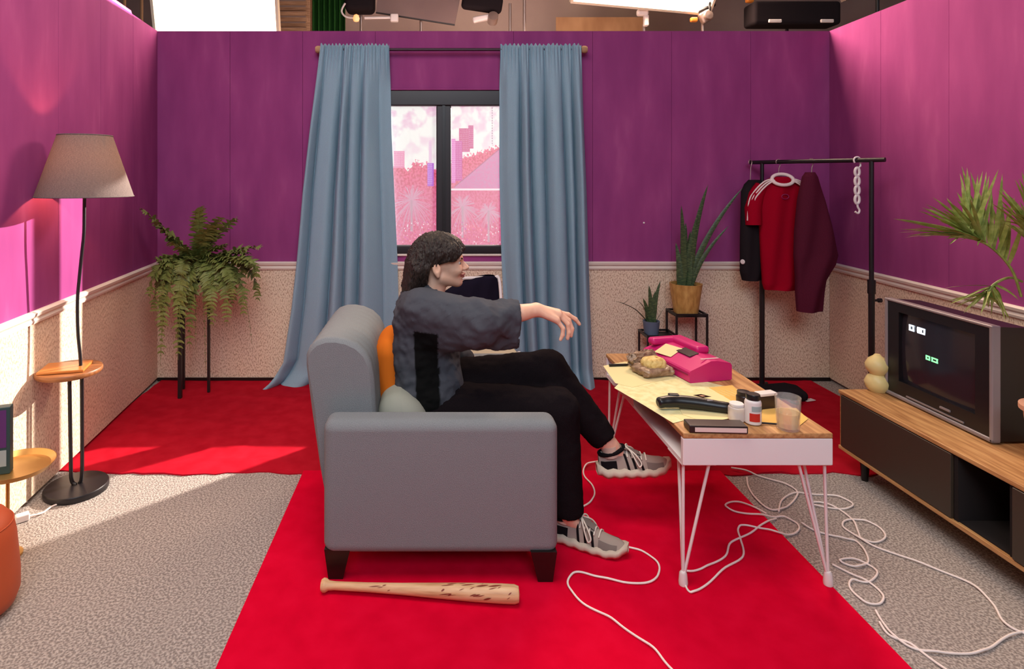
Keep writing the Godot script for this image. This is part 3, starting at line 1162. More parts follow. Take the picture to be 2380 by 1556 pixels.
func build_television() -> void:
	# low cabinet along the right wall, its front looks towards -x
	var x0 := 1.99
	var x1 := 2.39
	var za := -2.97
	var zb := -1.45
	var o := thing("tv_cabinet", "low oak television cabinet with dark doors along the right wall", "cabinet", Vector3(2.19, 0, -2.21))
	var xm := (x0 + x1) / 2
	var zm := (za + zb) / 2
	var L := zb - za
	var b := MB.new()
	b.rbox(Vector3(xm, 0.391, zm), Vector3(0.4, 0.018, L), 0.003, 1)
	wpart("top", b, mats.oak, o)
	b = MB.new()
	b.rbox(Vector3(xm, 0.119, zm), Vector3(0.4, 0.018, L), 0.003, 1)
	wpart("bottom", b, mats.oak, o)
	for z in [za + 0.009, -2.31, -2.085, zb - 0.009]:
		b = MB.new()
		b.box(Vector3(xm + 0.004, 0.255, z), Vector3(0.388, 0.254, 0.018))
		wpart("side_panel" if z == za + 0.009 or z == zb - 0.009 else "partition", b, mats.oak if z == za + 0.009 or z == zb - 0.009 else mats.stand_inside, o)
	b = MB.new()
	b.box(Vector3(x1 - 0.006, 0.255, zm), Vector3(0.01, 0.254, L - 0.04))
	wpart("back_panel", b, mats.stand_inside, o)
	b = MB.new()
	b.box(Vector3(xm, 0.131, zm), Vector3(0.37, 0.004, L - 0.04))
	wpart("liner", b, mats.stand_inside, o)
	for q in [[za + 0.02, -2.322], [-2.075, zb - 0.02]]:
		b = MB.new()
		b.rbox(Vector3(x0 + 0.006, 0.255, (q[0] + q[1]) / 2), Vector3(0.016, 0.248, q[1] - q[0]), 0.003, 1)
		wpart("door", b, mats.stand_door, o)
	for z in [za + 0.1, zb - 0.1]:
		for x in [x0 + 0.06, x1 - 0.06]:
			b = MB.new()
			b.lathe([Vector2(0, 0), Vector2(0.014, 0), Vector2(0.022, 0.11), Vector2(0, 0.11)], 12, Transform3D(Basis(), Vector3(x, 0.006 if z < -2.9 else 0.0, z)))
			wpart("leg", b, mats.dark_wood, o)
	# television: front faces -x
	var t := thing("television", "old tube television with silver bezel and dark screen on the cabinet", "television", Vector3(2.30, 0.40, -2.632))
	var fx := 2.175
	b = MB.new()
	# front frame ring
	var zc := -2.632
	var W := 0.565
	var y0 := 0.405
	var y1 := 0.865
	b.rbox(Vector3(fx + 0.018, y0 + 0.009, zc), Vector3(0.036, 0.018, W), 0.006, 2)
	b.rbox(Vector3(fx + 0.018, y1 - 0.006, zc), Vector3(0.036, 0.012, W), 0.005, 2)
	for s in [-1.0, 1.0]:
		b.rbox(Vector3(fx + 0.018, (y0 + y1) / 2, zc + s * (W / 2 - 0.008)), Vector3(0.036, y1 - y0, 0.016), 0.006, 2)
	wpart("bezel", b, mats.silver_plastic, t)
	b = MB.new()
	var iw := W - 0.03
	var sw := 0.40
	for s in [-1.0, 1.0]:
		b.box(Vector3(fx + 0.032, (y0 + y1) / 2, zc + s * (sw / 2 + (iw - sw) / 4)), Vector3(0.05, y1 - y0 - 0.028, (iw - sw) / 2))
	b.box(Vector3(fx + 0.032, y0 + 0.05, zc), Vector3(0.05, 0.066, sw))
	b.box(Vector3(fx + 0.032, y1 - 0.032, zc), Vector3(0.05, 0.044, sw))
	wpart("screen_surround", b, mats.black_plastic, t)
	b = MB.new()
	b.sheet(16, 16, func(u: float, v: float) -> Vector3:
		var a := u * 2 - 1
		var c := v * 2 - 1
		return Vector3(fx + 0.014 + 0.016 * (a * a + c * c) * 0.5, lerpf(y0 + 0.08, y1 - 0.05, v), zc + a * sw / 2))
	var scr := wpart("screen", b, mats.screen_glass, t)
	# blocks of light left of the channel display, too small to read
	b = MB.new()
	var dx := fx + 0.017
	for g in [[-2.768, 0.030], [-2.727, 0.016], [-2.705, 0.026]]:
		for r in [[0.0, 0.004], [0.021, 0.004]]:
			b.box(Vector3(dx, 0.742 + r[0], g[0]), Vector3(0.002, r[1] + 0.003, g[1]))
		b.box(Vector3(dx, 0.7525, g[0] - g[1] * 0.35), Vector3(0.002, 0.02, 0.008))
		b.box(Vector3(dx, 0.7525, g[0] + g[1] * 0.35), Vector3(0.002, 0.02, 0.008))
	b.shift(-t.position)
	part("display_digits", b, mats.osd_white, scr)
	b = MB.new()
	dx = fx + 0.0135
	for g in [[-2.672, 0.022], [-2.636, 0.034]]:
		b.box(Vector3(dx, 0.637, g[0]), Vector3(0.002, 0.006, g[1]))
		b.box(Vector3(dx, 0.651, g[0]), Vector3(0.002, 0.006, g[1]))
		b.box(Vector3(dx, 0.644, g[0] - g[1] * 0.38), Vector3(0.002, 0.018, 0.006))
		b.box(Vector3(dx, 0.644, g[0] + g[1] * 0.38), Vector3(0.002, 0.018, 0.006))
	b.shift(-t.position)
	part("display_channel", b, mats.osd_green, scr)
	b = MB.new()
	b.box(Vector3(fx + 0.004, y0 + 0.05, zc + 0.06), Vector3(0.006, 0.008, 0.05))
	wpart("badge", b, mats.silver_plastic, t)
	b = MB.new()
	b.box(Vector3(fx + 0.005, y0 + 0.028, zc), Vector3(0.006, 0.006, 0.3))
	wpart("control_strip", b, mats.silver_plastic, t)
	# back of the tube
	b = MB.new()
	b.begin()
	var rings := []
	for q in [[fx + 0.034, W / 2 - 0.006, y0 + 0.004, y1 - 0.005], [fx + 0.16, W / 2 - 0.016, y0 + 0.004, y1 - 0.012], [fx + 0.3, 0.2, y0 + 0.006, y1 - 0.08], [fx + 0.38, 0.15, y0 + 0.03, y1 - 0.13]]:
		rings.append([Vector3(q[0], q[2], zc - q[1]), Vector3(q[0], q[2], zc + q[1]), Vector3(q[0], q[3], zc + q[1]), Vector3(q[0], q[3], zc - q[1])])
	for i in rings.size() - 1:
		for k in 4:
			var k2 := (k + 1) % 4
			b.quad(b.add(rings[i][k]), b.add(rings[i][k2]), b.add(rings[i + 1][k2]), b.add(rings[i + 1][k]))
	b.quad(b.add(rings[-1][0]), b.add(rings[-1][1]), b.add(rings[-1][2]), b.add(rings[-1][3]))
	b.orient()
	wpart("back_housing", b, mats.black_plastic, t)
	# yellow ceramic figure behind the television's far end
	b = MB.new()
	b.lathe([Vector2(0, 0), Vector2(0.035, 0.0), Vector2(0.05, 0.02), Vector2(0.055, 0.045), Vector2(0.043, 0.07), Vector2(0.03, 0.082), Vector2(0.048, 0.105), Vector2(0.052, 0.13), Vector2(0.04, 0.155), Vector2(0.018, 0.172), Vector2(0.012, 0.18), Vector2(0, 0.182)], 20)
	solo("ceramic_vase", b, mats.yellow_ceramic, "pale yellow double-bellied ceramic vase at the far end of the cabinet", "vase", Vector3(2.165, 0.4, -2.957 + 0.012))


func build_rack() -> void:
	var a := Vector3(2.24, 0, -4.12)
	var c := Vector3(2.568, 0, -3.54)
	var H := 1.546
	var d := (c - a).normalized()
	var side := d.cross(Vector3.UP)
	var o := thing("clothes_rack", "black metal clothes rack in the right back corner", "clothes rack", a.lerp(c, 0.5) + Vector3(0, 0.006, 0))
	var b := MB.new()
	b.tube([a - d * 0.09 + Vector3(0, H, 0), c + d * 0.07 + Vector3(0, H, 0)], 0.0135, 12)
	wpart("hanging_bar", b, mats.black_metal, o)
	for p in [a, c]:
		b = MB.new()
		b.tube([p + Vector3(0, 0.02, 0), p + Vector3(0, 0.78, 0)], 0.0165, 12)
		b.tube([p + Vector3(0, 0.78, 0), p + Vector3(0, H, 0)], 0.0125, 12)
		b.tube([p + Vector3(0, 0.76, 0), p + Vector3(0, 0.84, 0)], 0.021, 12)
		wpart("post", b, mats.black_metal, o)
		b = MB.new()
		b.lathe([Vector2(0, 0), Vector2(0.007, 0), Vector2(0.007, 0.02), Vector2(0.013, 0.024), Vector2(0.013, 0.042), Vector2(0, 0.044)], 10, Transform3D(Basis(Vector3.BACK, -PI / 2), p + Vector3(0.015, 0.72, 0.0)))
		wpart("clamp_knob", b, mats.black_metal, o)
		b = MB.new()
		b.tube([p - side * 0.05 + Vector3(0, 0.024, 0), p + side * 0.2 + Vector3(0, 0.024, 0)] if p == a else [p - side * 0.2 + Vector3(0, 0.024, 0), p + side * 0.1 + Vector3(0, 0.024, 0)], 0.013, 10)
		wpart("foot_bar", b, mats.black_metal, o)
	# garments hang from points on the bar
	var at := func(t: float) -> Vector3: return a.lerp(c, t) + Vector3(0, H, 0)
	hanger_thing(at.call(0.17))
	shirt_on_hanger(at.call(0.17))
	trousers_hanging(at.call(0.46))
	dark_coat(at.call(-0.02))
	# white plastic chain hanger
	var p: Vector3 = at.call(0.885)
	var ch := thing("chain_hanger", "white plastic chain hanger hooked over the rack's right end", "hanger", Vector3(p.x, p.y - 0.3, p.z))
	b = MB.new()
	var hook := []
	for k in 13:
		var an := PI * (1.25 - k / 12.0 * 1.25)
		hook.append(Vector3(cos(an) * 0.02, 0.3 + 0.0 + sin(an) * 0.02, 0.0))
	hook.append(Vector3(0.02, 0.265, 0))
	hook.append(Vector3(0.003, 0.25, 0))
	b.tube(hook, 0.005, 8)
	part("hook", b, mats.white_plastic, ch)
	for k in 4:
		b = MB.new()
		var yy := 0.23 - k * 0.055
		var ring := []
		for q in 17:
			var an := TAU * q / 16
			ring.append(Vector3(cos(an) * 0.013, yy + sin(an) * 0.026, 0))
		b.tube(ring, 0.008, 8)
		part("link", b, mats.white_plastic, ch)
	b = MB.new()
	b.tube(smooth([Vector3(0, 0.045, 0), Vector3(0.004, 0.02, 0), Vector3(0.014, 0.0, 0), Vector3(0.006, -0.018, 0), Vector3(-0.012, -0.008, 0)], 5), 0.006, 8)
	part("lower_hook", b, mats.white_plastic, ch)


func hanger_thing(p: Vector3) -> void:
	var o := thing("coat_hanger", "grey coat hanger inside the red jersey", "hanger", p + Vector3(0.0, -0.13, 0.0))
	var b := MB.new()
	var hook := []
	for k in 12:
		var an := PI * (1.2 - k / 11.0 * 1.2)
		hook.append(Vector3(cos(an) * 0.017, 0.13 + sin(an) * 0.017, 0))
	hook.append(Vector3(0.004, 0.09, 0))
	hook.append(Vector3(0, 0.03, 0))
	b.tube(hook, 0.003, 6)
	part("hook", b, mats.steel, o)
	b = MB.new()
	b.tube(smooth([Vector3(-0.15, -0.045, 0), Vector3(-0.08, 0.0, 0), Vector3(0, 0.03, 0), Vector3(0.08, 0.0, 0), Vector3(0.15, -0.045, 0)], 5), 0.007, 8)
	part("shoulder_bar", b, mats.steel, o)


# a hanging cloth body: for each height a left and right edge and a depth, closed round
func cloth_body(b: MB, rows: Array, nu := 40, fold := 0.008, waves := 7.0) -> void:
	# rows: [y, x_left, x_right, half_depth]
	b.begin()
	var f := b.v.size()
	for i in rows.size():
		var r: Array = rows[i]
		for k in nu:
			var a := TAU * k / nu
			var x := lerpf(r[1], r[2], 0.5 + 0.5 * cos(a))
			var s := sin(a)
			var z: float = signf(s) * pow(absf(s), 0.7) * r[3]
			z += fold * sin(x * waves * 9.0 + float(i) * 0.25) * absf(s) * (0.3 + 0.7 * i / rows.size())
			b.add(Vector3(x, r[0], z))
	for i in rows.size() - 1:
		for k in nu:
			var k2 := (k + 1) % nu
			b.quad(f + i * nu + k, f + i * nu + k2, f + (i + 1) * nu + k2, f + (i + 1) * nu + k)
	b.orient()

func fine_rows(rows: Array, per := 4) -> Array:
	var out := []
	for i in rows.size() - 1:
		for k in per:
			var t := float(k) / per
			var r := []
			for j in 4:
				r.append(lerpf(rows[i][j], rows[i + 1][j], t))
			out.append(r)
	out.append(rows[-1])
	return out

func shirt_on_hanger(p: Vector3) -> void:
	var o := thing("football_jersey", "bright red jersey with white collar and white sleeve stripes on the rack", "shirt", p + Vector3(0, -0.13, 0.02))
	o.rotation.y = -0.12
	var b := MB.new()
	cloth_body(b, fine_rows([[0.03, -0.05, 0.05, 0.03], [0.005, -0.10, 0.10, 0.036], [-0.05, -0.15, 0.15, 0.042], [-0.12, -0.152, 0.155, 0.045], [-0.3, -0.13, 0.14, 0.05], [-0.5, -0.122, 0.138, 0.05], [-0.68, -0.112, 0.125, 0.046], [-0.72, -0.10, 0.115, 0.042]]), 64, 0.013, 5.0)
	part("body", b, mats.jersey_red, o)
	for s in [-1.0, 1.0]:
		b = MB.new()
		b.tube([Vector3(s * 0.115, -0.03, 0), Vector3(s * 0.152, -0.09, 0), Vector3(s * 0.172, -0.18, 0.005), Vector3(s * 0.17, -0.29, 0.01)], [0.042, 0.05, 0.052, 0.05], 14)
		var sl := part("sleeve", b, mats.jersey_red, o)
		for k in 3:
			b = MB.new()
			var zz := 0.012 + k * 0.016
			var off := 0.0 + k * 0.012
			b.tube(smooth([Vector3(s * (0.062 - off * 0.4), 0.018 - off * 0.4, 0.034 + zz * 0.2), Vector3(s * (0.115 - off * 0.5), -0.002 - off * 0.9, 0.03 + zz * 0.5), Vector3(s * (0.17 - off * 0.9), -0.06 - off * 0.6, 0.026 + zz * 0.55), Vector3(s * (0.205 - off * 1.1), -0.13, 0.02 + zz * 0.55), Vector3(s * (0.215 - off * 1.1), -0.26, 0.02 + zz * 0.55)], 5), 0.0052, 6)
			part("stripe", b, mats.white_stripe, sl)
	b = MB.new()
	var ring := []
	for k in 25:
		var an := TAU * k / 24
		ring.append(Vector3(cos(an) * 0.066, 0.012 + sin(an) * 0.036, 0.036 - sin(an) * 0.022))
	b.tube(ring, 0.0115, 8)
	part("collar", b, mats.white_stripe, o)
	b = MB.new()
	ring = []
	for k in 13:
		var an := TAU * k / 12
		ring.append(Vector3(0.01 + cos(an) * 0.022, -0.1 + sin(an) * 0.016, 0.0505))
	b.tube(ring, 0.003, 6)
	part("crest", b, mats.magenta_dark, o)

func trousers_hanging(p: Vector3) -> void:
	var o := thing("hanging_trousers", "dark maroon trousers hanging by the waist beside the red jersey", "trousers", p + Vector3(-0.015, -0.1, 0.0))
	var b := MB.new()
	var hook := []
	for k in 12:
		var an := PI * (1.2 - k / 11.0 * 1.2)
		hook.append(Vector3(0.035 + cos(an) * 0.017, 0.1 + sin(an) * 0.017, 0))
	hook.append(Vector3(0.038, 0.06, 0))
	hook.append(Vector3(0.035, 0.02, 0))
	b.tube(hook, 0.003, 6)
	part("hook", b, mats.steel, o)
	b = MB.new()
	cloth_body(b, fine_rows([[0.03, 0.0, 0.05, 0.025], [0.0, -0.02, 0.07, 0.035], [-0.15, -0.05, 0.115, 0.05], [-0.35, -0.07, 0.165, 0.055], [-0.5, -0.075, 0.2, 0.055], [-0.56, -0.07, 0.185, 0.055], [-0.66, -0.06, 0.125, 0.05], [-0.74, -0.06, 0.115, 0.045], [-0.86, -0.055, 0.105, 0.04]]), 64, 0.022, 4.0)
	part("cloth", b, mats.maroon_cloth, o)

func dark_coat(p: Vector3) -> void:
	var o := thing("dark_coat", "black coat hanging at the rack's left post", "coat", p + Vector3(-0.055, -0.12, 0.03))
	o.rotation.y = 0.5
	var b := MB.new()
	var hook := []
	for k in 12:
		var an := PI * (1.2 - k / 11.0 * 1.2)
		hook.append(Vector3(cos(an) * 0.017, 0.12 + sin(an) * 0.017, -0.03))
	hook.append(Vector3(0.004, 0.08, -0.03))
	hook.append(Vector3(0, 0.0, -0.03))
	b.tube(hook, 0.003, 6)
	part("hook", b, mats.steel, o)
	b = MB.new()
	cloth_body(b, fine_rows([[0.0, -0.04, 0.04, 0.03], [-0.03, -0.09, 0.08, 0.04], [-0.08, -0.12, 0.10, 0.05], [-0.4, -0.125, 0.10, 0.055], [-0.62, -0.12, 0.095, 0.055], [-0.68, -0.1, 0.085, 0.05]]), 40, 0.008)
	part("cloth", b, mats.black_cloth, o)
	b = MB.new()
	b.lathe([Vector2(0, 0), Vector2(0.014, 0.0), Vector2(0.017, 0.006), Vector2(0.014, 0.01), Vector2(0, 0.01)], 12, Transform3D(Basis(Vector3.BACK, PI / 2), Vector3(-0.122, -0.55, 0.0)))
	part("button", b, mats.white_plastic, o)


func build_lamp() -> void:
	var o := thing("floor_lamp", "black floor lamp with grey linen shade and a built-in wooden tray", "floor lamp", Vector3(-1.652, 0, -2.78))
	var b := MB.new()
	b.lathe([Vector2(0, 0), Vector2(0.132, 0), Vector2(0.134, 0.006), Vector2(0.134, 0.022), Vector2(0.13, 0.028), Vector2(0, 0.03)], 40, Transform3D(Basis(), o.position))
	wpart("base", b, mats.black_metal, o)
	b = MB.new()
	b.tube(smooth([Vector3(-1.652, 0.028, -2.775), Vector3(-1.672, 0.05, -2.775), Vector3(-1.676, 0.15, -2.775), Vector3(-1.682, 0.54, -2.775)], 5), 0.0085, 8)
	b.tube(smooth([Vector3(-1.645, 0.028, -2.79), Vector3(-1.635, 0.05, -2.79), Vector3(-1.632, 0.15, -2.79), Vector3(-1.634, 0.54, -2.79)], 5), 0.0085, 8)
	wpart("rod", b, mats.black_metal, o)
	b = MB.new()
	b.tube(smooth([Vector3(-1.635, 0.555, -2.785), Vector3(-1.639, 0.624, -2.785), Vector3(-1.649, 0.734, -2.785), Vector3(-1.651, 0.873, -2.785), Vector3(-1.643, 0.973, -2.785), Vector3(-1.631, 1.092, -2.785), Vector3(-1.621, 1.191, -2.785), Vector3(-1.619, 1.321, -2.785), Vector3(-1.617, 1.410, -2.785)], 6), 0.0075, 8)
	wpart("pole", b, mats.black_metal, o)
	b = MB.new()
	b.lathe([Vector2(0, 0.54), Vector2(0.134, 0.54), Vector2(0.139, 0.547), Vector2(0.139, 0.556), Vector2(0.136, 0.562), Vector2(0, 0.562)], 40, Transform3D(Basis(), Vector3(-1.69, 0, -2.785)))
	wpart("tray", b, mats.walnut, o)
	# shade: a double walled cone, open at both ends
	var cx := -1.615
	var sh := MB.new()
	sh.lathe([Vector2(0.113, 1.638), Vector2(0.1425, 1.545), Vector2(0.172, 1.451), Vector2(0.202, 1.357)], 64, Transform3D(Basis(), Vector3(cx, 0, -2.785)))
	wpart("lamp_shade", sh, mats.lamp_linen, o)
	b = MB.new()
	for rr in [[0.2015, 1.357], [0.1125, 1.638]]:
		var ring := []
		for k in 49:
			ring.append(Vector3(cx + cos(TAU * k / 48) * rr[0], rr[1], -2.785 + sin(TAU * k / 48) * rr[0]))
		b.tube(ring, 0.003, 6)
	wpart("shade_rim", b, mats.lamp_linen, o)
	b = MB.new()
	for k in 3:
		b.tube([Vector3(cx, 1.6, -2.785), Vector3(cx + cos(k * TAU / 3 + 0.4) * 0.128, 1.585, -2.785 + sin(k * TAU / 3 + 0.4) * 0.128)], 0.002, 5)
	b.lathe([Vector2(0, 1.41), Vector2(0.018, 1.41), Vector2(0.018, 1.464), Vector2(0, 1.464)], 12, Transform3D(Basis(), Vector3(cx, 0, -2.785)))
	wpart("socket", b, mats.black_metal, o)
	b = MB.new()
	b.lathe([Vector2(0, 0.035), Vector2(0.018, 0.03), Vector2(0.028, 0.01), Vector2(0.028, -0.008), Vector2(0.016, -0.03), Vector2(0, -0.034)], 16, Transform3D(Basis(), Vector3(cx, 1.5, -2.785)))
	wpart("bulb", b, mats.lamp_bulb, o)
	var l := OmniLight3D.new()
	l.name = "lamp_light"
	l.light_energy = 0.2
	l.light_color = Color(1.0, 0.72, 0.48)
	l.light_size = 0.02
	l.omni_range = 15.0
	l.omni_attenuation = 2.0
	l.shadow_enabled = true
	o.add_child(l)
	l.position = Vector3(cx, 1.5, -2.785) - o.position
	# orange book on the tray
	b = MB.new()
	b.rbox(Vector3.ZERO, Vector3(0.19, 0.012, 0.15), 0.003, 1)
	solo("notebook", b, mats.orange_book, "glossy orange notebook on the lamp's wooden tray", "book", Vector3(-1.70, 0.5685, -2.775), 0.25)
	# white plug and cord by the wall
	var pl := thing("plug_adapter", "white plug adapter on the floor behind the rust stool", "plug", Vector3(-1.732, 0.000, -2.531))
	b = MB.new()
	b.rbox(Vector3(0, 0.016, 0), Vector3(0.05, 0.03, 0.035), 0.006, 2, Basis(Vector3.UP, 0.7))
	part("body", b, mats.white_plastic, pl)
	b = MB.new()
	b.tube(smooth([Vector3(0.015, 0.012, -0.015), Vector3(0.05, 0.006, -0.05), Vector3(0.06, 0.006, -0.1), Vector3(0.1, 0.006, -0.16)], 5), 0.004, 6)
	part("cord", b, mats.white_cable, pl)


# ---------------------------------------------------------------- the seated person
func build_person() -> void:
	var at := Vector3(0.0, 0.0, -2.55)
	var o := thing("person", "long-haired person in a slate shirt and black trousers sitting with crossed legs", "person", at)
	# joints; near = the side towards the camera
	var hip_n := Vector3(-0.03, 0.505, -2.465)
	var hip_f := Vector3(-0.03, 0.51, -2.645)
	var knee_n := Vector3(0.485, 0.525, -2.385)
	var knee_f := Vector3(0.475, 0.632, -2.53)
	var ank_n := Vector3(0.522, 0.12, -2.37)
	var ank_f := Vector3(0.725, 0.335, -2.50)
	var sho_n := Vector3(-0.05, 0.925, -2.39)
	var sho_f := Vector3(-0.05, 0.925, -2.72)
	var elb_n := Vector3(0.185, 0.895, -2.30)
	var wri_n := Vector3(0.405, 0.918, -2.40)
	var elb_f := Vector3(-0.02, 0.68, -2.79)
	var wri_f := Vector3(0.17, 0.60, -2.74)
	var neck := Vector3(-0.015, 0.965, -2.555)
	var head := Vector3(0.02, 1.105, -2.555)

	# --- body: one continuous skin surface (body grid, then finer grids for head and hand)
	var b := MB.new()
	var f := Field.new(Vector3(-0.28, 0.02, -2.92), Vector3(0.86, 1.0, -2.2), 0.012)
	f.cap(Vector3(-0.04, 0.55, -2.5), Vector3(-0.04, 0.55, -2.61), 0.11, 0.11, 0.04)
	f.cap(Vector3(-0.04, 0.6, -2.52), Vector3(-0.04, 0.82, -2.49), 0.095, 0.1, 0.05)
	f.cap(Vector3(-0.04, 0.6, -2.59), Vector3(-0.04, 0.82, -2.62), 0.095, 0.1, 0.05)
	f.cap(Vector3(-0.045, 0.9, -2.46), Vector3(-0.045, 0.9, -2.65), 0.07, 0.07, 0.05)
	f.cap(Vector3(-0.035, 0.9, -2.555), neck, 0.06, 0.052, 0.03)
	for s in [[sho_n, elb_n, wri_n], [sho_f, elb_f, wri_f]]:
		f.cap(s[0], s[1], 0.052, 0.04, 0.03)
		f.cap(s[1], s[2], 0.038, 0.027, 0.02)
	f.cap(wri_f, wri_f + Vector3(0.07, -0.02, 0.02), 0.03, 0.03, 0.02)
	f.cap(ank_n, ank_n + Vector3(0.09, -0.08, 0.045), 0.03, 0.012, 0.02)
	f.cap(ank_f, ank_f + Vector3(0.1, -0.075, 0.01), 0.03, 0.012, 0.02)
	for s in [[hip_n, knee_n, ank_n], [hip_f, knee_f, ank_f]]:
		f.cap(s[0], s[1], 0.075, 0.055, 0.03)
		f.cap(s[1], s[2], 0.05, 0.036, 0.02)
	f.into(b)
	# head
	f = Field.new(Vector3(-0.12, 0.90, -2.68), Vector3(0.18, 1.23, -2.43), 0.0038)
	f.cap(Vector3(-0.022, 0.905, -2.555), Vector3(0.005, 1.03, -2.555), 0.056, 0.05, 0.02)
	f.ell(Vector3(0.012, 1.112, -2.555), Vector3(0.098, 0.088, 0.074), 0.02)
	f.ell(Vector3(0.055, 1.063, -2.555), Vector3(0.062, 0.076, 0.055), 0.02)
	f.cap(Vector3(0.03, 1.026, -2.513), Vector3(0.09, 1.006, -2.542), 0.02, 0.019, 0.022)
	f.cap(Vector3(0.03, 1.026, -2.597), Vector3(0.09, 1.006, -2.568), 0.02, 0.019, 0.022)
	f.ell(Vector3(0.1, 1.0, -2.555), Vector3(0.017, 0.015, 0.02), 0.016)
	f.ell(Vector3(0.104, 1.104, -2.555), Vector3(0.014, 0.012, 0.045), 0.02)
	f.cap(Vector3(0.112, 1.092, -2.555), Vector3(0.1375, 1.0635, -2.555), 0.0065, 0.0095, 0.008)
	for s in [-1.0, 1.0]:
		f.ell(Vector3(0.1235, 1.0585, -2.555 + s * 0.011), Vector3(0.011, 0.0075, 0.008), 0.008)
		f.ell(Vector3(0.118, 1.086, -2.555 + s * 0.032), Vector3(0.016, 0.011, 0.016), 0.01, true)
		f.ell(Vector3(0.09, 1.058, -2.555 + s * 0.037), Vector3(0.026, 0.02, 0.018), 0.02)
		# ear: shell with a hollow
		var ear := Vector3(0.008, 1.068, -2.555 + s * 0.081)
		f.ell(ear, Vector3(0.018, 0.03, 0.010), 0.006, false, Basis(Vector3.BACK, 0.2))
		f.ell(ear + Vector3(0.003, 0.003, s * 0.011), Vector3(0.009, 0.017, 0.006), 0.004, true)
		f.ell(ear + Vector3(0.006, -0.028, 0), Vector3(0.008, 0.009, 0.006), 0.005)
	f.ell(Vector3(0.117, 1.038, -2.555), Vector3(0.0105, 0.0055, 0.021), 0.006)
	f.ell(Vector3(0.114, 1.024, -2.555), Vector3(0.0105, 0.006, 0.019), 0.006)
	f.ell(Vector3(0.132, 1.0315, -2.555), Vector3(0.014, 0.0028, 0.02), 0.003, true)
	f.into(b)
	# near hand: palm, then fingers as chains of their own
	f = Field.new(Vector3(0.33, 0.73, -2.56), Vector3(0.66, 1.0, -2.3), 0.0034)
	var kn := Vector3(0.495, 0.893, -2.42)
	f.cap(Vector3(0.34, 0.912, -2.37), wri_n, 0.034, 0.026, 0.01)
	f.cap(wri_n + Vector3(0, 0, 0.012), kn + Vector3(-0.012, -0.012, 0.036), 0.019, 0.0145, 0.014)
	f.cap(wri_n, kn + Vector3(0, 0.004, 0.012), 0.02, 0.0155, 0.014)
	f.cap(wri_n, kn + Vector3(0.004, 0.006, -0.012), 0.02, 0.0155, 0.014)
	f.cap(wri_n + Vector3(0, 0, -0.01), kn + Vector3(0.0, 0.003, -0.036), 0.019, 0.015, 0.014)
	var fingers := [
		[Vector3(-0.012, -0.012, 0.038), Vector3(0.012, -0.045, 0.042), Vector3(0.010, -0.07, 0.043), Vector3(0.002, -0.088, 0.043), 0.0088],
		[Vector3(0.002, 0.002, 0.013), Vector3(0.036, -0.034, 0.016), Vector3(0.041, -0.066, 0.018), Vector3(0.035, -0.09, 0.018), 0.0098],
		[Vector3(0.006, 0.005, -0.012), Vector3(0.047, -0.026, -0.014), Vector3(0.060, -0.060, -0.015), Vector3(0.056, -0.088, -0.015), 0.0102],
		[Vector3(0.002, 0.003, -0.037), Vector3(0.052, -0.010, -0.046), Vector3(0.083, -0.030, -0.050), Vector3(0.099, -0.050, -0.052), 0.0096],
	]
	for g in fingers:
		f.cap(kn + g[0], kn + g[1], g[4] * 1.12, g[4], 0.006)
		f.cap(kn + g[1], kn + g[2], g[4], g[4] * 0.92, 0.004)
		f.cap(kn + g[2], kn + g[3], g[4] * 0.92, g[4] * 0.76, 0.004)
	var th := wri_n + Vector3(0.025, -0.01, -0.024)
	f.cap(th, th + Vector3(0.035, -0.018, -0.028), 0.016, 0.0125, 0.012)
	f.cap(th + Vector3(0.035, -0.018, -0.028), th + Vector3(0.068, -0.03, -0.036), 0.0115, 0.0105, 0.005)
	f.cap(th + Vector3(0.068, -0.03, -0.036), th + Vector3(0.092, -0.042, -0.036), 0.0105, 0.008, 0.004)
	f.into(b)
	b.shift(-at)
	var body := part("body", b, mats.skin, o)
	# eyes, brows, lips
	for s in [-1.0, 1.0]:
		b = MB.new()
		b.lathe([Vector2(0, -0.0115), Vector2(0.008, -0.0085), Vector2(0.0115, 0), Vector2(0.008, 0.0085), Vector2(0, 0.0115)], 14, Transform3D(Basis(), Vector3(0.0985, 1.086, -2.555 + s * 0.0315) - at))
		var e := part("eye", b, mats.eye_white, body)
		b = MB.new()
		b.lathe([Vector2(0, 0.0122), Vector2(0.0045, 0.0112), Vector2(0.0058, 0.0098)], 12, Transform3D(Basis(Vector3.BACK, -PI / 2), Vector3(0.0985, 1.085, -2.555 + s * 0.0315) - at))
		part("iris", b, mats.brow, e) if false else part("iris", b, mats.brow, o)
		b = MB.new()
		b.tube(smooth([Vector3(0.1155, 1.1015, -2.555 + s * 0.016), Vector3(0.113, 1.106, -2.555 + s * 0.032), Vector3(0.101, 1.1035, -2.555 + s * 0.047)], 4), [0.0032, 0.0036, 0.0036, 0.0038, 0.004, 0.004, 0.003, 0.002, 0.001], 6)
		b.shift(-at)
		part("eyebrow", b, mats.brow, o)
	b = MB.new()
	b.tube(smooth([Vector3(0.112, 1.034, -2.578), Vector3(0.125, 1.0365, -2.565), Vector3(0.1275, 1.036, -2.555), Vector3(0.125, 1.0365, -2.545), Vector3(0.112, 1.034, -2.532)], 4), 0.0033, 6)
	b.tube(smooth([Vector3(0.111, 1.0295, -2.577), Vector3(0.121, 1.0265, -2.564), Vector3(0.124, 1.026, -2.555), Vector3(0.121, 1.0265, -2.546), Vector3(0.111, 1.0295, -2.533)], 4), 0.0038, 6)
	b.shift(-at)
	part("lips", b, mats.lip, o)

	# --- hair: a swept fringe over the brow and a fall behind the ears to the collar
	var nz := FastNoiseLite.new()
	nz.seed = 3
	nz.frequency = 1.0
	b = MB.new()
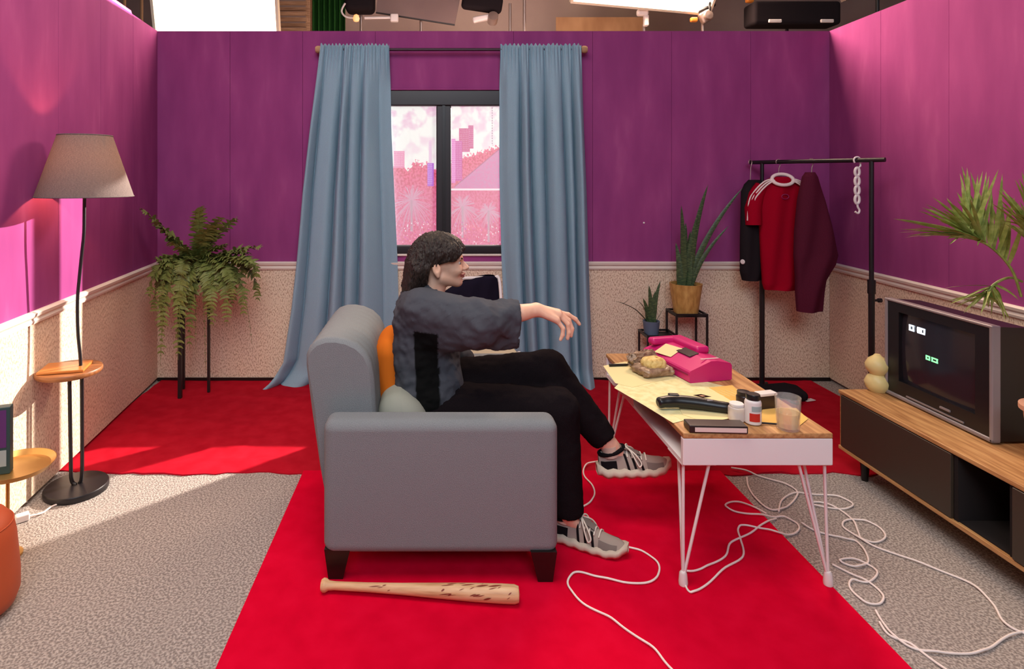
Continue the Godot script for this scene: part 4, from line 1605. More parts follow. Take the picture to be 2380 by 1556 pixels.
	f = Field.new(Vector3(-0.17, 0.95, -2.69), Vector3(0.16, 1.24, -2.42), 0.0045)
	f.ell(Vector3(0.012, 1.118, -2.555), Vector3(0.113, 0.098, 0.093), 0.02)
	f.ell(Vector3(0.062, 1.125, -2.548), Vector3(0.07, 0.062, 0.08), 0.02)
	f.ell(Vector3(-0.045, 1.075, -2.555), Vector3(0.072, 0.095, 0.09), 0.03)
	f.cap(Vector3(-0.06, 1.06, -2.50), Vector3(-0.085, 0.985, -2.505), 0.05, 0.036, 0.03)
	f.cap(Vector3(-0.06, 1.06, -2.61), Vector3(-0.085, 0.985, -2.605), 0.05, 0.036, 0.03)
	f.cap(Vector3(-0.07, 1.05, -2.555), Vector3(-0.1, 0.985, -2.555), 0.055, 0.04, 0.03)
	# open the face below the fringe
	f.any(Vector3(-0.04, 0.94, -2.7), Vector3(0.17, 1.14, -2.4), func(p: Vector3) -> float:
		var line := 1.096 + 0.055 * clampf((p.x - 0.085) / 0.05, 0.0, 1.0) - 0.02 * clampf((0.05 - p.x) / 0.05, 0.0, 1.0)
		return maxf(p.y - line, -0.016 - p.x + (1.08 - p.y) * -0.15), 0.006, true)
	# hollow for the skull keeps the ear and cheek clear
	f.into(b, func(p: Vector3) -> Vector3:
		var d := (p - Vector3(0.0, 1.09, -2.555)).normalized()
		var a := atan2(p.z + 2.555, p.x + 0.02)
		return p + d * (0.009 * nz.get_noise_2d(a * 9.0, p.y * 16.0) + 0.007 * nz.get_noise_2d(a * 26.0, p.y * 12.0 + 7.0)))
	b.shift(-at)
	part("hair", b, mats.hair, o)

	# --- shirt
	b = MB.new()
	f = Field.new(Vector3(-0.32, 0.42, -2.98), Vector3(0.44, 1.05, -2.18), 0.0095)
	f.cap(Vector3(-0.05, 0.53, -2.49), Vector3(-0.045, 0.84, -2.48), 0.125, 0.125, 0.05)
	f.cap(Vector3(-0.05, 0.53, -2.62), Vector3(-0.045, 0.84, -2.63), 0.125, 0.125, 0.05)
	f.cap(Vector3(-0.02, 0.53, -2.46), Vector3(0.0, 0.72, -2.555), 0.10, 0.11, 0.05)
	f.cap(Vector3(0.03, 0.60, -2.46), Vector3(-0.04, 0.6, -2.64), 0.085, 0.10, 0.05)
	f.cap(Vector3(-0.06, 0.9, -2.46), Vector3(-0.06, 0.9, -2.65), 0.085, 0.085, 0.05)
	f.cap(Vector3(-0.045, 0.93, -2.555), Vector3(-0.02, 0.972, -2.555), 0.09, 0.066, 0.03)
	f.cap(sho_n, elb_n, 0.082, 0.078, 0.045)
	f.cap(elb_n, Vector3(0.325, 0.91, -2.36), 0.078, 0.058, 0.03)
	f.cap(Vector3(0.02, 0.84, -2.40), elb_n + Vector3(-0.03, -0.04, 0), 0.085, 0.06, 0.04)
	f.cap(Vector3(0.06, 0.83, -2.37), Vector3(0.30, 0.835, -2.36), 0.06, 0.06, 0.03)
	f.cap(Vector3(0.1, 0.90, -2.35), Vector3(0.32, 0.885, -2.36), 0.06, 0.055, 0.03)
	f.cap(sho_f, elb_f, 0.085, 0.075, 0.04)
	f.cap(elb_f, wri_f + Vector3(-0.04, 0.015, 0), 0.068, 0.055, 0.03)
	# cuff opening and neck opening
	f.any(Vector3(0.3, 0.72, -2.5), Vector3(0.44, 1.02, -2.22), func(p: Vector3) -> float: return 0.333 - p.x, 0.004, true)
	f.cap(Vector3(0.29, 0.905, -2.36), Vector3(0.40, 0.91, -2.38), 0.045, 0.052, 0.004, true)
	f.cap(Vector3(0.29, 0.838, -2.36), Vector3(0.40, 0.838, -2.36), 0.045, 0.052, 0.004, true)
	f.cap(Vector3(-0.012, 0.97, -2.555), Vector3(0.01, 1.05, -2.555), 0.058, 0.07, 0.006, true)
	var fold := FastNoiseLite.new()
	fold.seed = 14
	fold.frequency = 1.0
	f.into(b, func(p: Vector3) -> Vector3:
		var c := Vector3(-0.045, p.y, -2.555)
		if p.x > 0.1:
			c = Vector3(p.x, 0.9, -2.34)
		var d := (p - c).normalized()
		var w := 0.009 * fold.get_noise_3d(p.x * 9.0, p.y * 16.0, p.z * 9.0) + 0.005 * fold.get_noise_3d(p.x * 30.0 + p.y * 22.0, p.y * 26.0, p.z * 18.0)
		if p.x > 0.1:
			w += 0.0025 * sin(p.x * 70.0 + p.y * 60.0)
		return p + d * w * 1.3)
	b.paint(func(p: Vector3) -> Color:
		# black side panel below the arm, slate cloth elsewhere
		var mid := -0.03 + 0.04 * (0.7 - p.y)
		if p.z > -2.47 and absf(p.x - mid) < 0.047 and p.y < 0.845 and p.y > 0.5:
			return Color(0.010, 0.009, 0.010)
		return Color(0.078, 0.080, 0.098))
	b.shift(-at)
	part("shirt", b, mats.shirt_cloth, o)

	# --- trousers
	b = MB.new()
	f = Field.new(Vector3(-0.26, 0.06, -2.86), Vector3(0.88, 0.82, -2.2), 0.0115)
	f.cap(Vector3(-0.05, 0.51, -2.48), Vector3(-0.05, 0.51, -2.63), 0.125, 0.125, 0.04)
	f.cap(hip_n, knee_n, 0.105, 0.083, 0.03)
	f.cap(knee_n, ank_n + Vector3(-0.002, 0.02, 0), 0.085, 0.066, 0.02)
	f.cap(hip_f + Vector3(0, 0.02, 0), knee_f, 0.105, 0.085, 0.03)
	f.cap(knee_f, ank_f.lerp(knee_f, 0.05), 0.082, 0.056, 0.02)
	f.any(Vector3(0.4, 0.04, -2.46), Vector3(0.64, 0.16, -2.2), func(p: Vector3) -> float: return p.y - 0.128, 0.004, true)
	var shin := (ank_f - knee_f).normalized()
	f.any(ank_f - Vector3(0.12, 0.12, 0.12), ank_f + Vector3(0.12, 0.12, 0.12), func(p: Vector3) -> float: return -((p - ank_f).dot(shin) + 0.028), 0.004, true)
	f.into(b, func(p: Vector3) -> Vector3:
		var w := 0.009 * fold.get_noise_3d(p.x * 12.0 + 5.0, p.y * 12.0, p.z * 12.0) + 0.004 * fold.get_noise_3d(p.x * 34.0, p.y * 34.0 + 3.0, p.z * 34.0)
		return p + Vector3(0.3, 1.0, 0.5).normalized() * w)
	b.shift(-at)
	part("trousers", b, mats.black_cotton, o)
	# --- shoes are worn: parts of the person
	shoe(o, Transform3D(Basis(Vector3.UP, -0.48), Vector3(0.595, 0.0125, -2.335) - at))
	shoe(o, Transform3D(Basis(Vector3.UP, -0.06) * Basis(Vector3.BACK, 0.09), Vector3(0.825, 0.222, -2.49) - at))


# a running shoe, toe towards +x, sole on y = 0, 0.285 long
func shoe(o: Node3D, tr: Transform3D) -> void:
	var holder := MB.new()
	var sec := func(t: float) -> Array:
		# half width, top of the upper
		var w := lerpf(0.032, 0.047, smoothstep(0.0, 0.65, t)) * (1.0 - 0.75 * pow(maxf(0.0, (t - 0.8) / 0.2), 2.2))
		w *= minf(1.0, 0.55 + t * 6.0)
		var h := 0.0
		if t < 0.34:
			h = lerpf(0.098, 0.102, t / 0.34)
		elif t < 0.85:
			h = lerpf(0.102, 0.058, (t - 0.34) / 0.51)
		else:
			h = lerpf(0.058, 0.03, pow((t - 0.85) / 0.15, 1.6))
		return [w, h]
	# sole
	var b := MB.new()
	b.begin()
	var N := 26
	var f := b.v.size()
	for i in N + 1:
		var t := float(i) / N
		var s: Array = sec.call(t)
		var x := lerpf(-0.145, 0.145, t)
		var lift := 0.022 * pow(maxf(0.0, (t - 0.72) / 0.28), 2.0) + 0.01 * pow(maxf(0.0, (0.14 - t) / 0.14), 2.0) + 0.003 * sin(t * 40.0)
		for q in [[-1.06, 0.03], [-1.1, 0.014], [-0.96, 0.0], [0.96, 0.0], [1.1, 0.014], [1.06, 0.03]]:
			b.add(tr * Vector3(x + (0.006 if i == N else -0.006 if i == 0 else 0.0), maxf(q[1] + (0.01 * (1.0 - t) if q[1] > 0.02 else 0.0), 0.0) + lift, q[0] * s[0]))
	for i in N:
		for k in 6:
			var k2 := (k + 1) % 6
			b.quad(f + i * 6 + k, f + i * 6 + k2, f + i * 6 + 6 + k2, f + i * 6 + 6 + k)
	b.quad(f, f + 1, f + 4, f + 5)
	b.quad(f + 1, f + 2, f + 3, f + 4)
	var e := f + N * 6
	b.quad(e + 5, e + 4, e + 1, e)
	b.quad(e + 4, e + 3, e + 2, e + 1)
	b.orient()
	var root := part("shoe", b, mats.sole_white, o)
	root.set_meta("label", "chunky pale sole of the running shoe")
	# upper
	b = MB.new()
	b.begin()
	f = b.v.size()
	var M := 15
	for i in N + 1:
		var t := float(i) / N
		var s: Array = sec.call(t)
		var x := lerpf(-0.14, 0.143, t)
		var lift := 0.02 * pow(maxf(0.0, (t - 0.72) / 0.28), 2.0)
		for k in M + 1:
			var a := PI * k / M
			var ww: float = s[0] * (1.0 if t > 0.36 else lerpf(1.0, 0.78, sin(a)))
			b.add(tr * Vector3(x, 0.02 + lift + sin(a) * (s[1] - 0.02 - lift * 0.2), cos(a) * ww * (1.0 - 0.15 * sin(a))))
	for i in N:
		for k in M:
			var q := f + i * (M + 1) + k
			b.quad(q, q + 1, q + M + 2, q + M + 1)
	part("upper", b, mats.shoe_grey, root)
	# patches proud of the upper: dark heel, side stripes, toe
	var on := func(t: float, a: float, out: float) -> Vector3:
		var s: Array = sec.call(t)
		var lift := 0.02 * pow(maxf(0.0, (t - 0.72) / 0.28), 2.0)
		var ww: float = s[0] * (1.0 if t > 0.36 else lerpf(1.0, 0.78, sin(a)))
		return tr * Vector3(lerpf(-0.14, 0.143, t) + 0.0, 0.02 + lift + sin(a) * (s[1] - 0.02 - lift * 0.2 + out), cos(a) * (ww * (1.0 - 0.15 * sin(a)) + out))
	for side in [0.0, 1.0]:
		for q in [[0.40, 0.36], [0.50, 0.46], [0.60, 0.56]]:
			b = MB.new()
			b.sheet(6, 4, func(u: float, v: float) -> Vector3:
				var a := lerpf(0.16, 1.05, u)
				return on.call(lerpf(q[0], q[1], u) + (v - 0.5) * 0.035, PI - a if side > 0.5 else a, 0.0022))
			part("stripe", b, mats.shoe_black, root)
		b = MB.new()
		b.sheet(8, 6, func(u: float, v: float) -> Vector3:
			var a := lerpf(0.10, 0.6, v)
			return on.call(lerpf(0.02, 0.24, u), PI - a if side > 0.5 else a, 0.002))
		part("heel_patch", b, mats.shoe_black, root)
		b = MB.new()
		b.sheet(8, 4, func(u: float, v: float) -> Vector3:
			var a := lerpf(0.10, 0.75, v)
			return on.call(lerpf(0.66, 0.9, u), PI - a if side > 0.5 else a, 0.002))
		part("toe_mesh", b, mats.shoe_mesh, root)
	# collar and tongue
	b = MB.new()
	var ring := []
	for k in 25:
		var a := TAU * k / 24
		ring.append(tr * Vector3(-0.085 + cos(a) * 0.05, 0.104 + 0.012 * cos(a) - 0.006 * absf(sin(a)), sin(a) * 0.030))
	b.tube(ring, 0.0085, 8)
	part("collar", b, mats.shoe_black, root)
	b = MB.new()
	b.sheet(8, 5, func(u: float, v: float) -> Vector3:
		var x := lerpf(-0.048, 0.03, u)
		return tr * Vector3(x, lerpf(0.122, 0.086, u) - 0.004 * pow(v * 2 - 1, 2), (v - 0.5) * 0.042))
	part("tongue", b, mats.shoe_mesh, root)
	# laces: cross bars, a bow of two loops
	for k in 5:
		b = MB.new()
		var t := 0.40 + k * 0.065
		b.tube(smooth([on.call(t, 0.85, 0.003), on.call(t + 0.01, 1.57, 0.006), on.call(t + 0.02, PI - 0.85, 0.003)], 5), 0.003, 6)
		part("lace", b, mats.lace_white, root)
	for s in [-1.0, 1.0]:
		b = MB.new()
		b.tube(smooth([tr * Vector3(-0.028, 0.112, 0.0), tr * Vector3(-0.015, 0.108, s * 0.03), tr * Vector3(0.0, 0.075, s * 0.047), tr * Vector3(0.012, 0.05, s * 0.052), tr * Vector3(0.022, 0.062, s * 0.05), tr * Vector3(0.006, 0.09, s * 0.036), tr * Vector3(-0.024, 0.112, s * 0.004)], 5), 0.0032, 6)
		part("lace", b, mats.lace_white, root)
	# bare ankle strip stays part of the body; white sock top
	b = MB.new()
	b.tube([tr * Vector3(-0.088, 0.08, 0), tr * Vector3(-0.092, 0.125, 0)], [0.034, 0.036], 14)
	part("sock", b, mats.sole_white, root)


# ---------------------------------------------------------------- plants
# a pointed blade along a curve, bent along its middle
func blade(b: MB, pts: Array, width: float, side: Vector3, vdepth := 0.25, round_base := 0.45) -> void:
	var m := pts.size() - 1
	b.sheet(m, 2, func(u: float, v: float) -> Vector3:
		var i := int(round(u * m))
		var p: Vector3 = pts[i]
		var d: Vector3 = (pts[mini(i + 1, m)] - pts[maxi(i - 1, 0)]).normalized()
		var w := side - d * side.dot(d)
		w = w.normalized() if w.length() > 0.01 else Vector3.RIGHT
		var k := width * 0.5 * minf(round_base + u * 2.2, 1.0) * pow(1.0 - u, 0.55) * (1.0 if u < 1.0 else 0.0)
		return p + w * (v * 2 - 1) * k + d.cross(w) * absf(v * 2 - 1) * k * vdepth)

func pot_shape(r0: float, r1: float, h: float, wall := 0.008, rim := 0.0) -> MB:
	var b := MB.new()
	b.lathe([Vector2(0, 0), Vector2(r0 * 0.94, 0), Vector2(r0, h * 0.05), Vector2(r1, h - rim * 1.6), Vector2(r1 + rim, h - rim * 1.4), Vector2(r1 + rim, h), Vector2(r1 - wall, h), Vector2(r0 - wall, h * 0.25), Vector2(0, h * 0.25)], 32)
	return b

func frond(o: Node3D, base: Vector3, ctrl: Vector3, tip: Vector3, leaf: float, count: int, rnd: RandomNumberGenerator, m: Material) -> void:
	var b := MB.new()
	var pts := []
	for k in 13:
		var t := k / 12.0
		pts.append(base.lerp(ctrl, t).lerp(ctrl.lerp(tip, t), t))
	var rr := []
	for k in 13:
		rr.append(lerpf(0.0028, 0.0008, k / 12.0))
	b.tube(pts, rr, 5)
	for k in count:
		var t := lerpf(0.12, 0.99, float(k) / count)
		var p := base.lerp(ctrl, t).lerp(ctrl.lerp(tip, t), t)
		var d := (ctrl.lerp(tip, t) - base.lerp(ctrl, t)).normalized()
		var w := d.cross(Vector3.UP)
		w = (w if w.length() > 0.15 else Vector3(1, 0, 0.4)).normalized()
		w = w.rotated(d, rnd.randf_range(-0.5, 0.5))
		for s in [-1.0, 1.0]:
			var L := leaf * (0.45 + 0.75 * sin(PI * clampf(t * 0.85 + 0.12, 0.0, 1.0))) * rnd.randf_range(0.8, 1.15)
			var q: Vector3 = (w * s + d * 0.35 + Vector3(0, rnd.randf_range(-0.35, 0.1), 0)).normalized()
			var e := p + q * L
			var mid := p.lerp(e, 0.5) + Vector3(0, L * 0.12, 0)
			blade(b, [p, p.lerp(mid, 0.6), mid, mid.lerp(e, 0.55), e], L * 0.42, d, 0.2, 0.75)
	part("frond", b, m, o)

func build_plants() -> void:
	var rnd := RandomNumberGenerator.new()
	rnd.seed = 51
	var b: MB
	# --- fern on a tall black stand, left back corner
	var c := Vector3(-1.55, 0, -3.95)
	var st := thing("plant_stand", "tall thin black plant stand under the fern", "plant stand", Vector3(-1.57, 0.006, -3.99))
	for p in [[Vector3(-1.652, 0, -3.91), 0.011], [Vector3(-1.507, 0, -4.02), 0.008], [Vector3(-1.70, 0, -4.08), 0.008]]:
		b = MB.new()
		b.box(p[0] + Vector3(0, 0.39, 0), Vector3(p[1] * 2, 0.76, p[1] * 2))
		wpart("leg", b, mats.black_metal, st)
	b = MB.new()
	b.box(Vector3(-1.58, 0.765, -4.0), Vector3(0.2, 0.012, 0.24))
	wpart("top", b, mats.black_metal, st)
	var pl := thing("potted_fern", "bushy green fern drooping over its stand beside the curtain", "plant", Vector3(-1.56, 0.777, -3.97))
	part("pot", pot_shape(0.062, 0.075, 0.11, 0.006, 0.004), mats.clay_pink, pl)
	b = MB.new()
	b.lathe([Vector2(0, 0.098), Vector2(0.069, 0.098)], 20)
	part("soil", b, mats.soil, pl)
	var crown := Vector3(0, 0.11, 0)
	for t in [Vector3(-1.866, 1.251, -3.820), Vector3(-1.823, 1.144, -3.820), Vector3(-1.733, 1.041, -3.820), Vector3(-1.457, 1.264, -3.820), Vector3(-1.392, 1.150, -3.820), Vector3(-1.337, 1.196, -3.820), Vector3(-1.282, 1.183, -3.820), Vector3(-1.111, 0.994, -3.820), Vector3(-1.141, 0.795, -3.820), Vector3(-1.157, 0.626, -3.820), Vector3(-1.211, 0.555, -3.820), Vector3(-1.304, 0.506, -3.820), Vector3(-1.430, 0.544, -3.820), Vector3(-1.555, 0.659, -3.820), Vector3(-1.610, 0.413, -3.820), Vector3(-1.659, 0.386, -3.820), Vector3(-1.714, 0.604, -3.820), Vector3(-1.784, 0.781, -3.820), Vector3(-1.757, 0.932, -3.820), Vector3(-1.795, 0.563, -3.820), Vector3(-1.555, 0.345, -3.820), Vector3(-1.378, 0.713, -3.820), Vector3(-1.473, 0.822, -3.820), Vector3(-1.678, 0.795, -3.820), Vector3(-1.583, 0.822, -3.820), Vector3(-1.228, 0.822, -3.820), Vector3(-1.269, 0.659, -3.820), Vector3(-1.187, 0.959, -3.820), Vector3(-1.637, 1.041, -3.820), Vector3(-1.337, 1.013, -3.820), Vector3(-1.719, 0.468, -3.820), Vector3(-1.623, 0.659, -3.820), Vector3(-1.555, 0.495, -3.820), Vector3(-1.473, 0.659, -3.820), Vector3(-1.392, 0.495, -3.820), Vector3(-1.310, 0.604, -3.820), Vector3(-1.664, 0.932, -3.820), Vector3(-1.774, 0.686, -3.820), Vector3(-1.146, 0.904, -3.820), Vector3(-1.528, 0.932, -3.820), Vector3(-1.705, 0.304, -3.820), Vector3(-1.596, 0.304, -3.820), Vector3(-1.255, 0.932, -3.820)]:
		var tip: Vector3 = t - pl.position
		tip.z += rnd.randf_range(-0.12, 0.1)
		var hor := Vector3(tip.x, 0, tip.z)
		var up := tip.y > 0.14
		var ctrl := crown + hor * (0.5 if up else 1.02) + Vector3(0, maxf(tip.y - 0.11, 0.0) * 0.55 + (0.03 if up else rnd.randf_range(0.05, 0.13)), 0)
		var tipw := tip + pl.position
		tip.x = maxf(tip.x, -1.90 + 0.10 * (tipw.z + 4.27) - pl.position.x)
		ctrl.x = maxf(ctrl.x, -1.88 - pl.position.x)
		frond(pl, crown + Vector3(rnd.randf_range(-0.03, 0.03), -0.01, rnd.randf_range(-0.03, 0.03)), ctrl, tip, 0.056, 30, rnd, mats.fern_green)
	for t in [Vector3(-1.184, 0.369, -3.900), Vector3(-1.482, 0.174, -3.900), Vector3(-1.777, 0.219, -3.900), Vector3(-1.546, 0.322, -3.900)]:
		var tip: Vector3 = t - pl.position
		frond(pl, crown, crown + Vector3(tip.x * 0.9, 0.08, tip.z * 0.9 + 0.02), tip, 0.016, 22, rnd, mats.fern_green)
	# --- two snake plants on black stands against the back wall
	for q in [[1.715, 0.526, 0.215, "taller black wire plant stand by the back wall"], [1.52, 0.382, 0.21, "lower black wire plant stand by the back wall"]]:
		var s := thing("wire_plant_stand", q[3], "plant stand", Vector3(q[0], 0.006, -4.1), 0.0, "wire plant stands by the back wall")
		var hw: float = q[2] / 2 - 0.006
		var zz := 0.085
		for k in [[-1, -1], [1, -1], [1, 1], [-1, 1]]:
			b = MB.new()
			b.box(Vector3(k[0] * hw, q[1] * 0.5, k[1] * zz), Vector3(0.012, q[1], 0.012))
			part("leg", b, mats.black_metal, s)
		b = MB.new()
		for k in [-1.0, 1.0]:
			b.box(Vector3(0, q[1] - 0.006, k * zz), Vector3(hw * 2 - 0.012, 0.012, 0.012))
			b.box(Vector3(k * hw, q[1] - 0.006, 0), Vector3(0.012, 0.012, zz * 2 - 0.012))
		b.box(Vector3(0, q[1] - 0.02, 0), Vector3(hw * 2, 0.006, zz * 2))
		part("shelf", b, mats.black_metal, s)
	var sp := thing("snake_plant", "tall snake plant with splayed leaves in a round wooden pot", "plant", Vector3(1.71, 0.516, -4.1))
	part("pot", pot_shape(0.078, 0.106, 0.205, 0.012, 0.0), mats.pot_wood, sp)
	b = MB.new()
	b.lathe([Vector2(0, 0.185), Vector2(0.093, 0.185)], 20)
	part("soil", b, mats.soil, sp)
	for q in [[0.03, 0.13, 0.88, 0.05, 0.065, 0.0], [-0.02, -0.05, 0.74, 0.045, 0.06, 0.02], [0.03, 0.38, 0.86, 0.02, 0.05, 0.13], [0.04, 0.28, 0.6, 0.03, 0.04, 0.1], [-0.01, 0.0, 0.62, 0.0, 0.075, 0.0], [0.01, 0.04, 0.56, -0.02, 0.07, 0.01], [-0.035, -0.06, 0.48, -0.02, 0.055, 0.0], [0.02, 0.07, 0.68, 0.03, 0.06, -0.01]]:
		b = MB.new()
		var p0 := Vector3(q[0], 0.17, -0.01)
		var p2 := Vector3(q[1], q[2], minf(q[3], 0.05))
		var p1 := Vector3(q[0] + q[5] * 0.4, lerpf(0.2, q[2], 0.45), 0.0)
		var pts := []
		for k in 13:
			var t := k / 12.0
			pts.append(p0.lerp(p1, t).lerp(p1.lerp(p2, t), t))
		blade(b, pts, q[4], Vector3(0.94, 0, 0.34).rotated(Vector3.UP, rnd.randf_range(-0.5, 0.5)), 0.3, 0.55)
		part("leaf", b, mats.snake_green, sp)
	sp = thing("snake_plant", "small snake plant with thin arching shoots in a blue grey pot", "plant", Vector3(1.475, 0.372, -4.1))
	part("pot", pot_shape(0.046, 0.056, 0.095, 0.007, 0.0), mats.blue_pot, sp)
	b = MB.new()
	b.lathe([Vector2(0, 0.084), Vector2(0.048, 0.084)], 20)
	part("soil", b, mats.soil, sp)
	for q in [[0.0, 0.025, 0.30, 0.04], [0.015, 0.06, 0.37, 0.042], [-0.02, -0.06, 0.25, 0.042], [0.0, -0.02, 0.34, 0.045], [0.02, 0.03, 0.22, 0.028], [-0.01, -0.015, 0.2, 0.026]]:
		b = MB.new()
		var pts := []
		for k in 9:
			var t := k / 8.0
			pts.append(Vector3(lerpf(q[0], q[1], t * t), lerpf(0.08, q[2], t), 0.01 * t))
		blade(b, pts, q[3], Vector3(0.94, 0, 0.34), 0.3, 0.55)
		part("leaf", b, mats.snake_green, sp)
	for q in [[[Vector3(-0.03, 0.09, 0), Vector3(-0.11, 0.17, 0.01), Vector3(-0.20, 0.215, 0.01), Vector3(-0.245, 0.225, 0.01)]], [[Vector3(-0.02, 0.09, 0), Vector3(-0.06, 0.19, 0.02), Vector3(-0.1, 0.235, 0.02)]], [[Vector3(0.03, 0.09, 0), Vector3(0.075, 0.18, 0.02), Vector3(0.12, 0.23, 0.03)]], [[Vector3(-0.2, 0.212, 0.01), Vector3(-0.17, 0.235, 0.02), Vector3(-0.155, 0.25, 0.02)]]]:
		b = MB.new()
		blade(b, smooth(q[0], 5), 0.016, Vector3(0, 0.5, 0.8), 0.3, 0.7)
		part("leaf", b, mats.snake_green, sp)
	# --- palm in a pot at the right end of the cabinet
	var pa := thing("potted_palm", "feathery green palm in a pale clay pot beside the television", "plant", Vector3(2.235, 0.40, -2.14))
	part("pot", pot_shape(0.085, 0.105, 0.22, 0.01, 0.012), mats.clay_pink, pa)
	b = MB.new()
	b.lathe([Vector2(0, 0.195), Vector2(0.09, 0.195)], 20)
	part("soil", b, mats.soil, pa)
	for k in 4:
		b = MB.new()
		b.tube(smooth([Vector3(-0.01 + k * 0.01, 0.22, 0.0), Vector3(-0.015 + k * 0.012, 0.4, 0.01), Vector3(0.0 + k * 0.01, 0.62, 0.01)], 4), 0.008, 6)
		part("stem", b, mats.palm_green, pa)
	palm_fan(pa, [Vector3(2.143, 1.010, -2.200), Vector3(2.106, 1.112, -2.200), Vector3(2.027, 1.195, -2.200), Vector3(1.925, 1.238, -2.200)], [Vector3(1.719, 1.283, -2.200), Vector3(1.732, 1.261, -2.200), Vector3(1.741, 1.233, -2.200), Vector3(1.807, 1.233, -2.200), Vector3(1.832, 1.309, -2.200), Vector3(1.851, 1.343, -2.200), Vector3(1.870, 1.359, -2.200), Vector3(1.883, 1.373, -2.200), Vector3(1.933, 1.415, -2.200), Vector3(1.974, 1.466, -2.200), Vector3(1.983, 1.459, -2.200), Vector3(2.021, 1.450, -2.200), Vector3(2.037, 1.403, -2.200), Vector3(2.065, 1.387, -2.200), Vector3(2.090, 1.309, -2.200), Vector3(1.909, 1.214, -2.200)], rnd, 0.018)
	palm_fan(pa, [Vector3(2.115, 1.030, -2.100), Vector3(2.115, 1.165, -2.100), Vector3(2.085, 1.285, -2.100)], [Vector3(1.986, 1.441, -2.050), Vector3(1.942, 1.391, -2.050), Vector3(1.936, 1.350, -2.050), Vector3(2.006, 1.465, -2.050), Vector3(1.962, 1.289, -2.050), Vector3(2.065, 1.494, -2.050), Vector3(2.123, 1.465, -2.050), Vector3(1.955, 1.318, -2.050)], rnd, 0.016)
	palm_fan(pa, [Vector3(2.195, 1.056, -2.250), Vector3(2.146, 1.071, -2.250), Vector3(2.089, 1.045, -2.250), Vector3(2.057, 1.000, -2.250)], [Vector3(1.932, 0.965, -2.250), Vector3(1.969, 0.965, -2.250), Vector3(2.002, 0.965, -2.250), Vector3(2.028, 0.936, -2.250), Vector3(2.073, 0.936, -2.250), Vector3(2.138, 0.939, -2.250), Vector3(2.121, 0.984, -2.250), Vector3(2.067, 0.965, -2.250), Vector3(1.985, 1.000, -2.250)], rnd, 0.012)
	palm_fan(pa, [Vector3(2.070, 1.030, -2.100), Vector3(2.145, 1.225, -2.100), Vector3(2.235, 1.315, -2.100)], [Vector3(2.211, 1.435, -2.050), Vector3(2.270, 1.362, -2.050), Vector3(2.284, 1.260, -2.050), Vector3(2.152, 1.465, -2.050), Vector3(2.240, 1.172, -2.050)], rnd, 0.016)

# leaflets spring from points along a rachis and run to the given tips
func palm_fan(o: Node3D, ribs: Array, tips: Array, rnd: RandomNumberGenerator, width: float) -> void:
	var rib := smooth(ribs, 6)
	var b := MB.new()
	for i in rib.size():
		rib[i] -= o.position
	b.tube(rib, 0.0045, 6)
	for k in tips.size():
		for rep in 4:
			var e: Vector3 = tips[k] - o.position + Vector3(rnd.randf_range(-0.015, 0.015), rnd.randf_range(-0.015, 0.015), rnd.randf_range(-0.05, 0.05)) * (0.3 if rep == 0 else 1.6)
			# root: a point of the rib well before the nearest one
			var best := 0
			for i in rib.size():
				if rib[i].distance_to(e) < rib[best].distance_to(e):
					best = i
			var p: Vector3 = rib[clampi(best - rnd.randi_range(1, 5), 2, rib.size() - 1)]
			var mid := p.lerp(e, 0.5) + Vector3(0, 0.015, 0.01)
			var pts := []
			for q in 8:
				var t := q / 7.0
				pts.append(p.lerp(mid, t).lerp(mid.lerp(e, t), t))
			blade(b, pts, width, Vector3(0.35, 0.5, 0.75).rotated(Vector3.RIGHT, rnd.randf_range(-0.6, 0.6)), 0.3, 0.5)
	part("frond", b, mats.palm_green, o)


# ---------------------------------------------------------------- things on the coffee table
const TOP := 0.5535

func paper(called: String, pts: Array, lift: float, m: Material, label: String, cat: String, group := "") -> MeshInstance3D:
	var c := Vector3.ZERO
	for p in pts:
		c += p / pts.size()
	var poly := PackedVector2Array()
	for p in pts:
		poly.append(Vector2(p.x - c.x, -(p.z - c.z)))
	var b := MB.new()
	b.prism(poly, 0.0008, Transform3D(Basis(Vector3.RIGHT, -PI / 2), Vector3.ZERO))
	return solo(called, b, m, label, cat, Vector3(c.x, TOP + lift, c.z), 0.0, group)

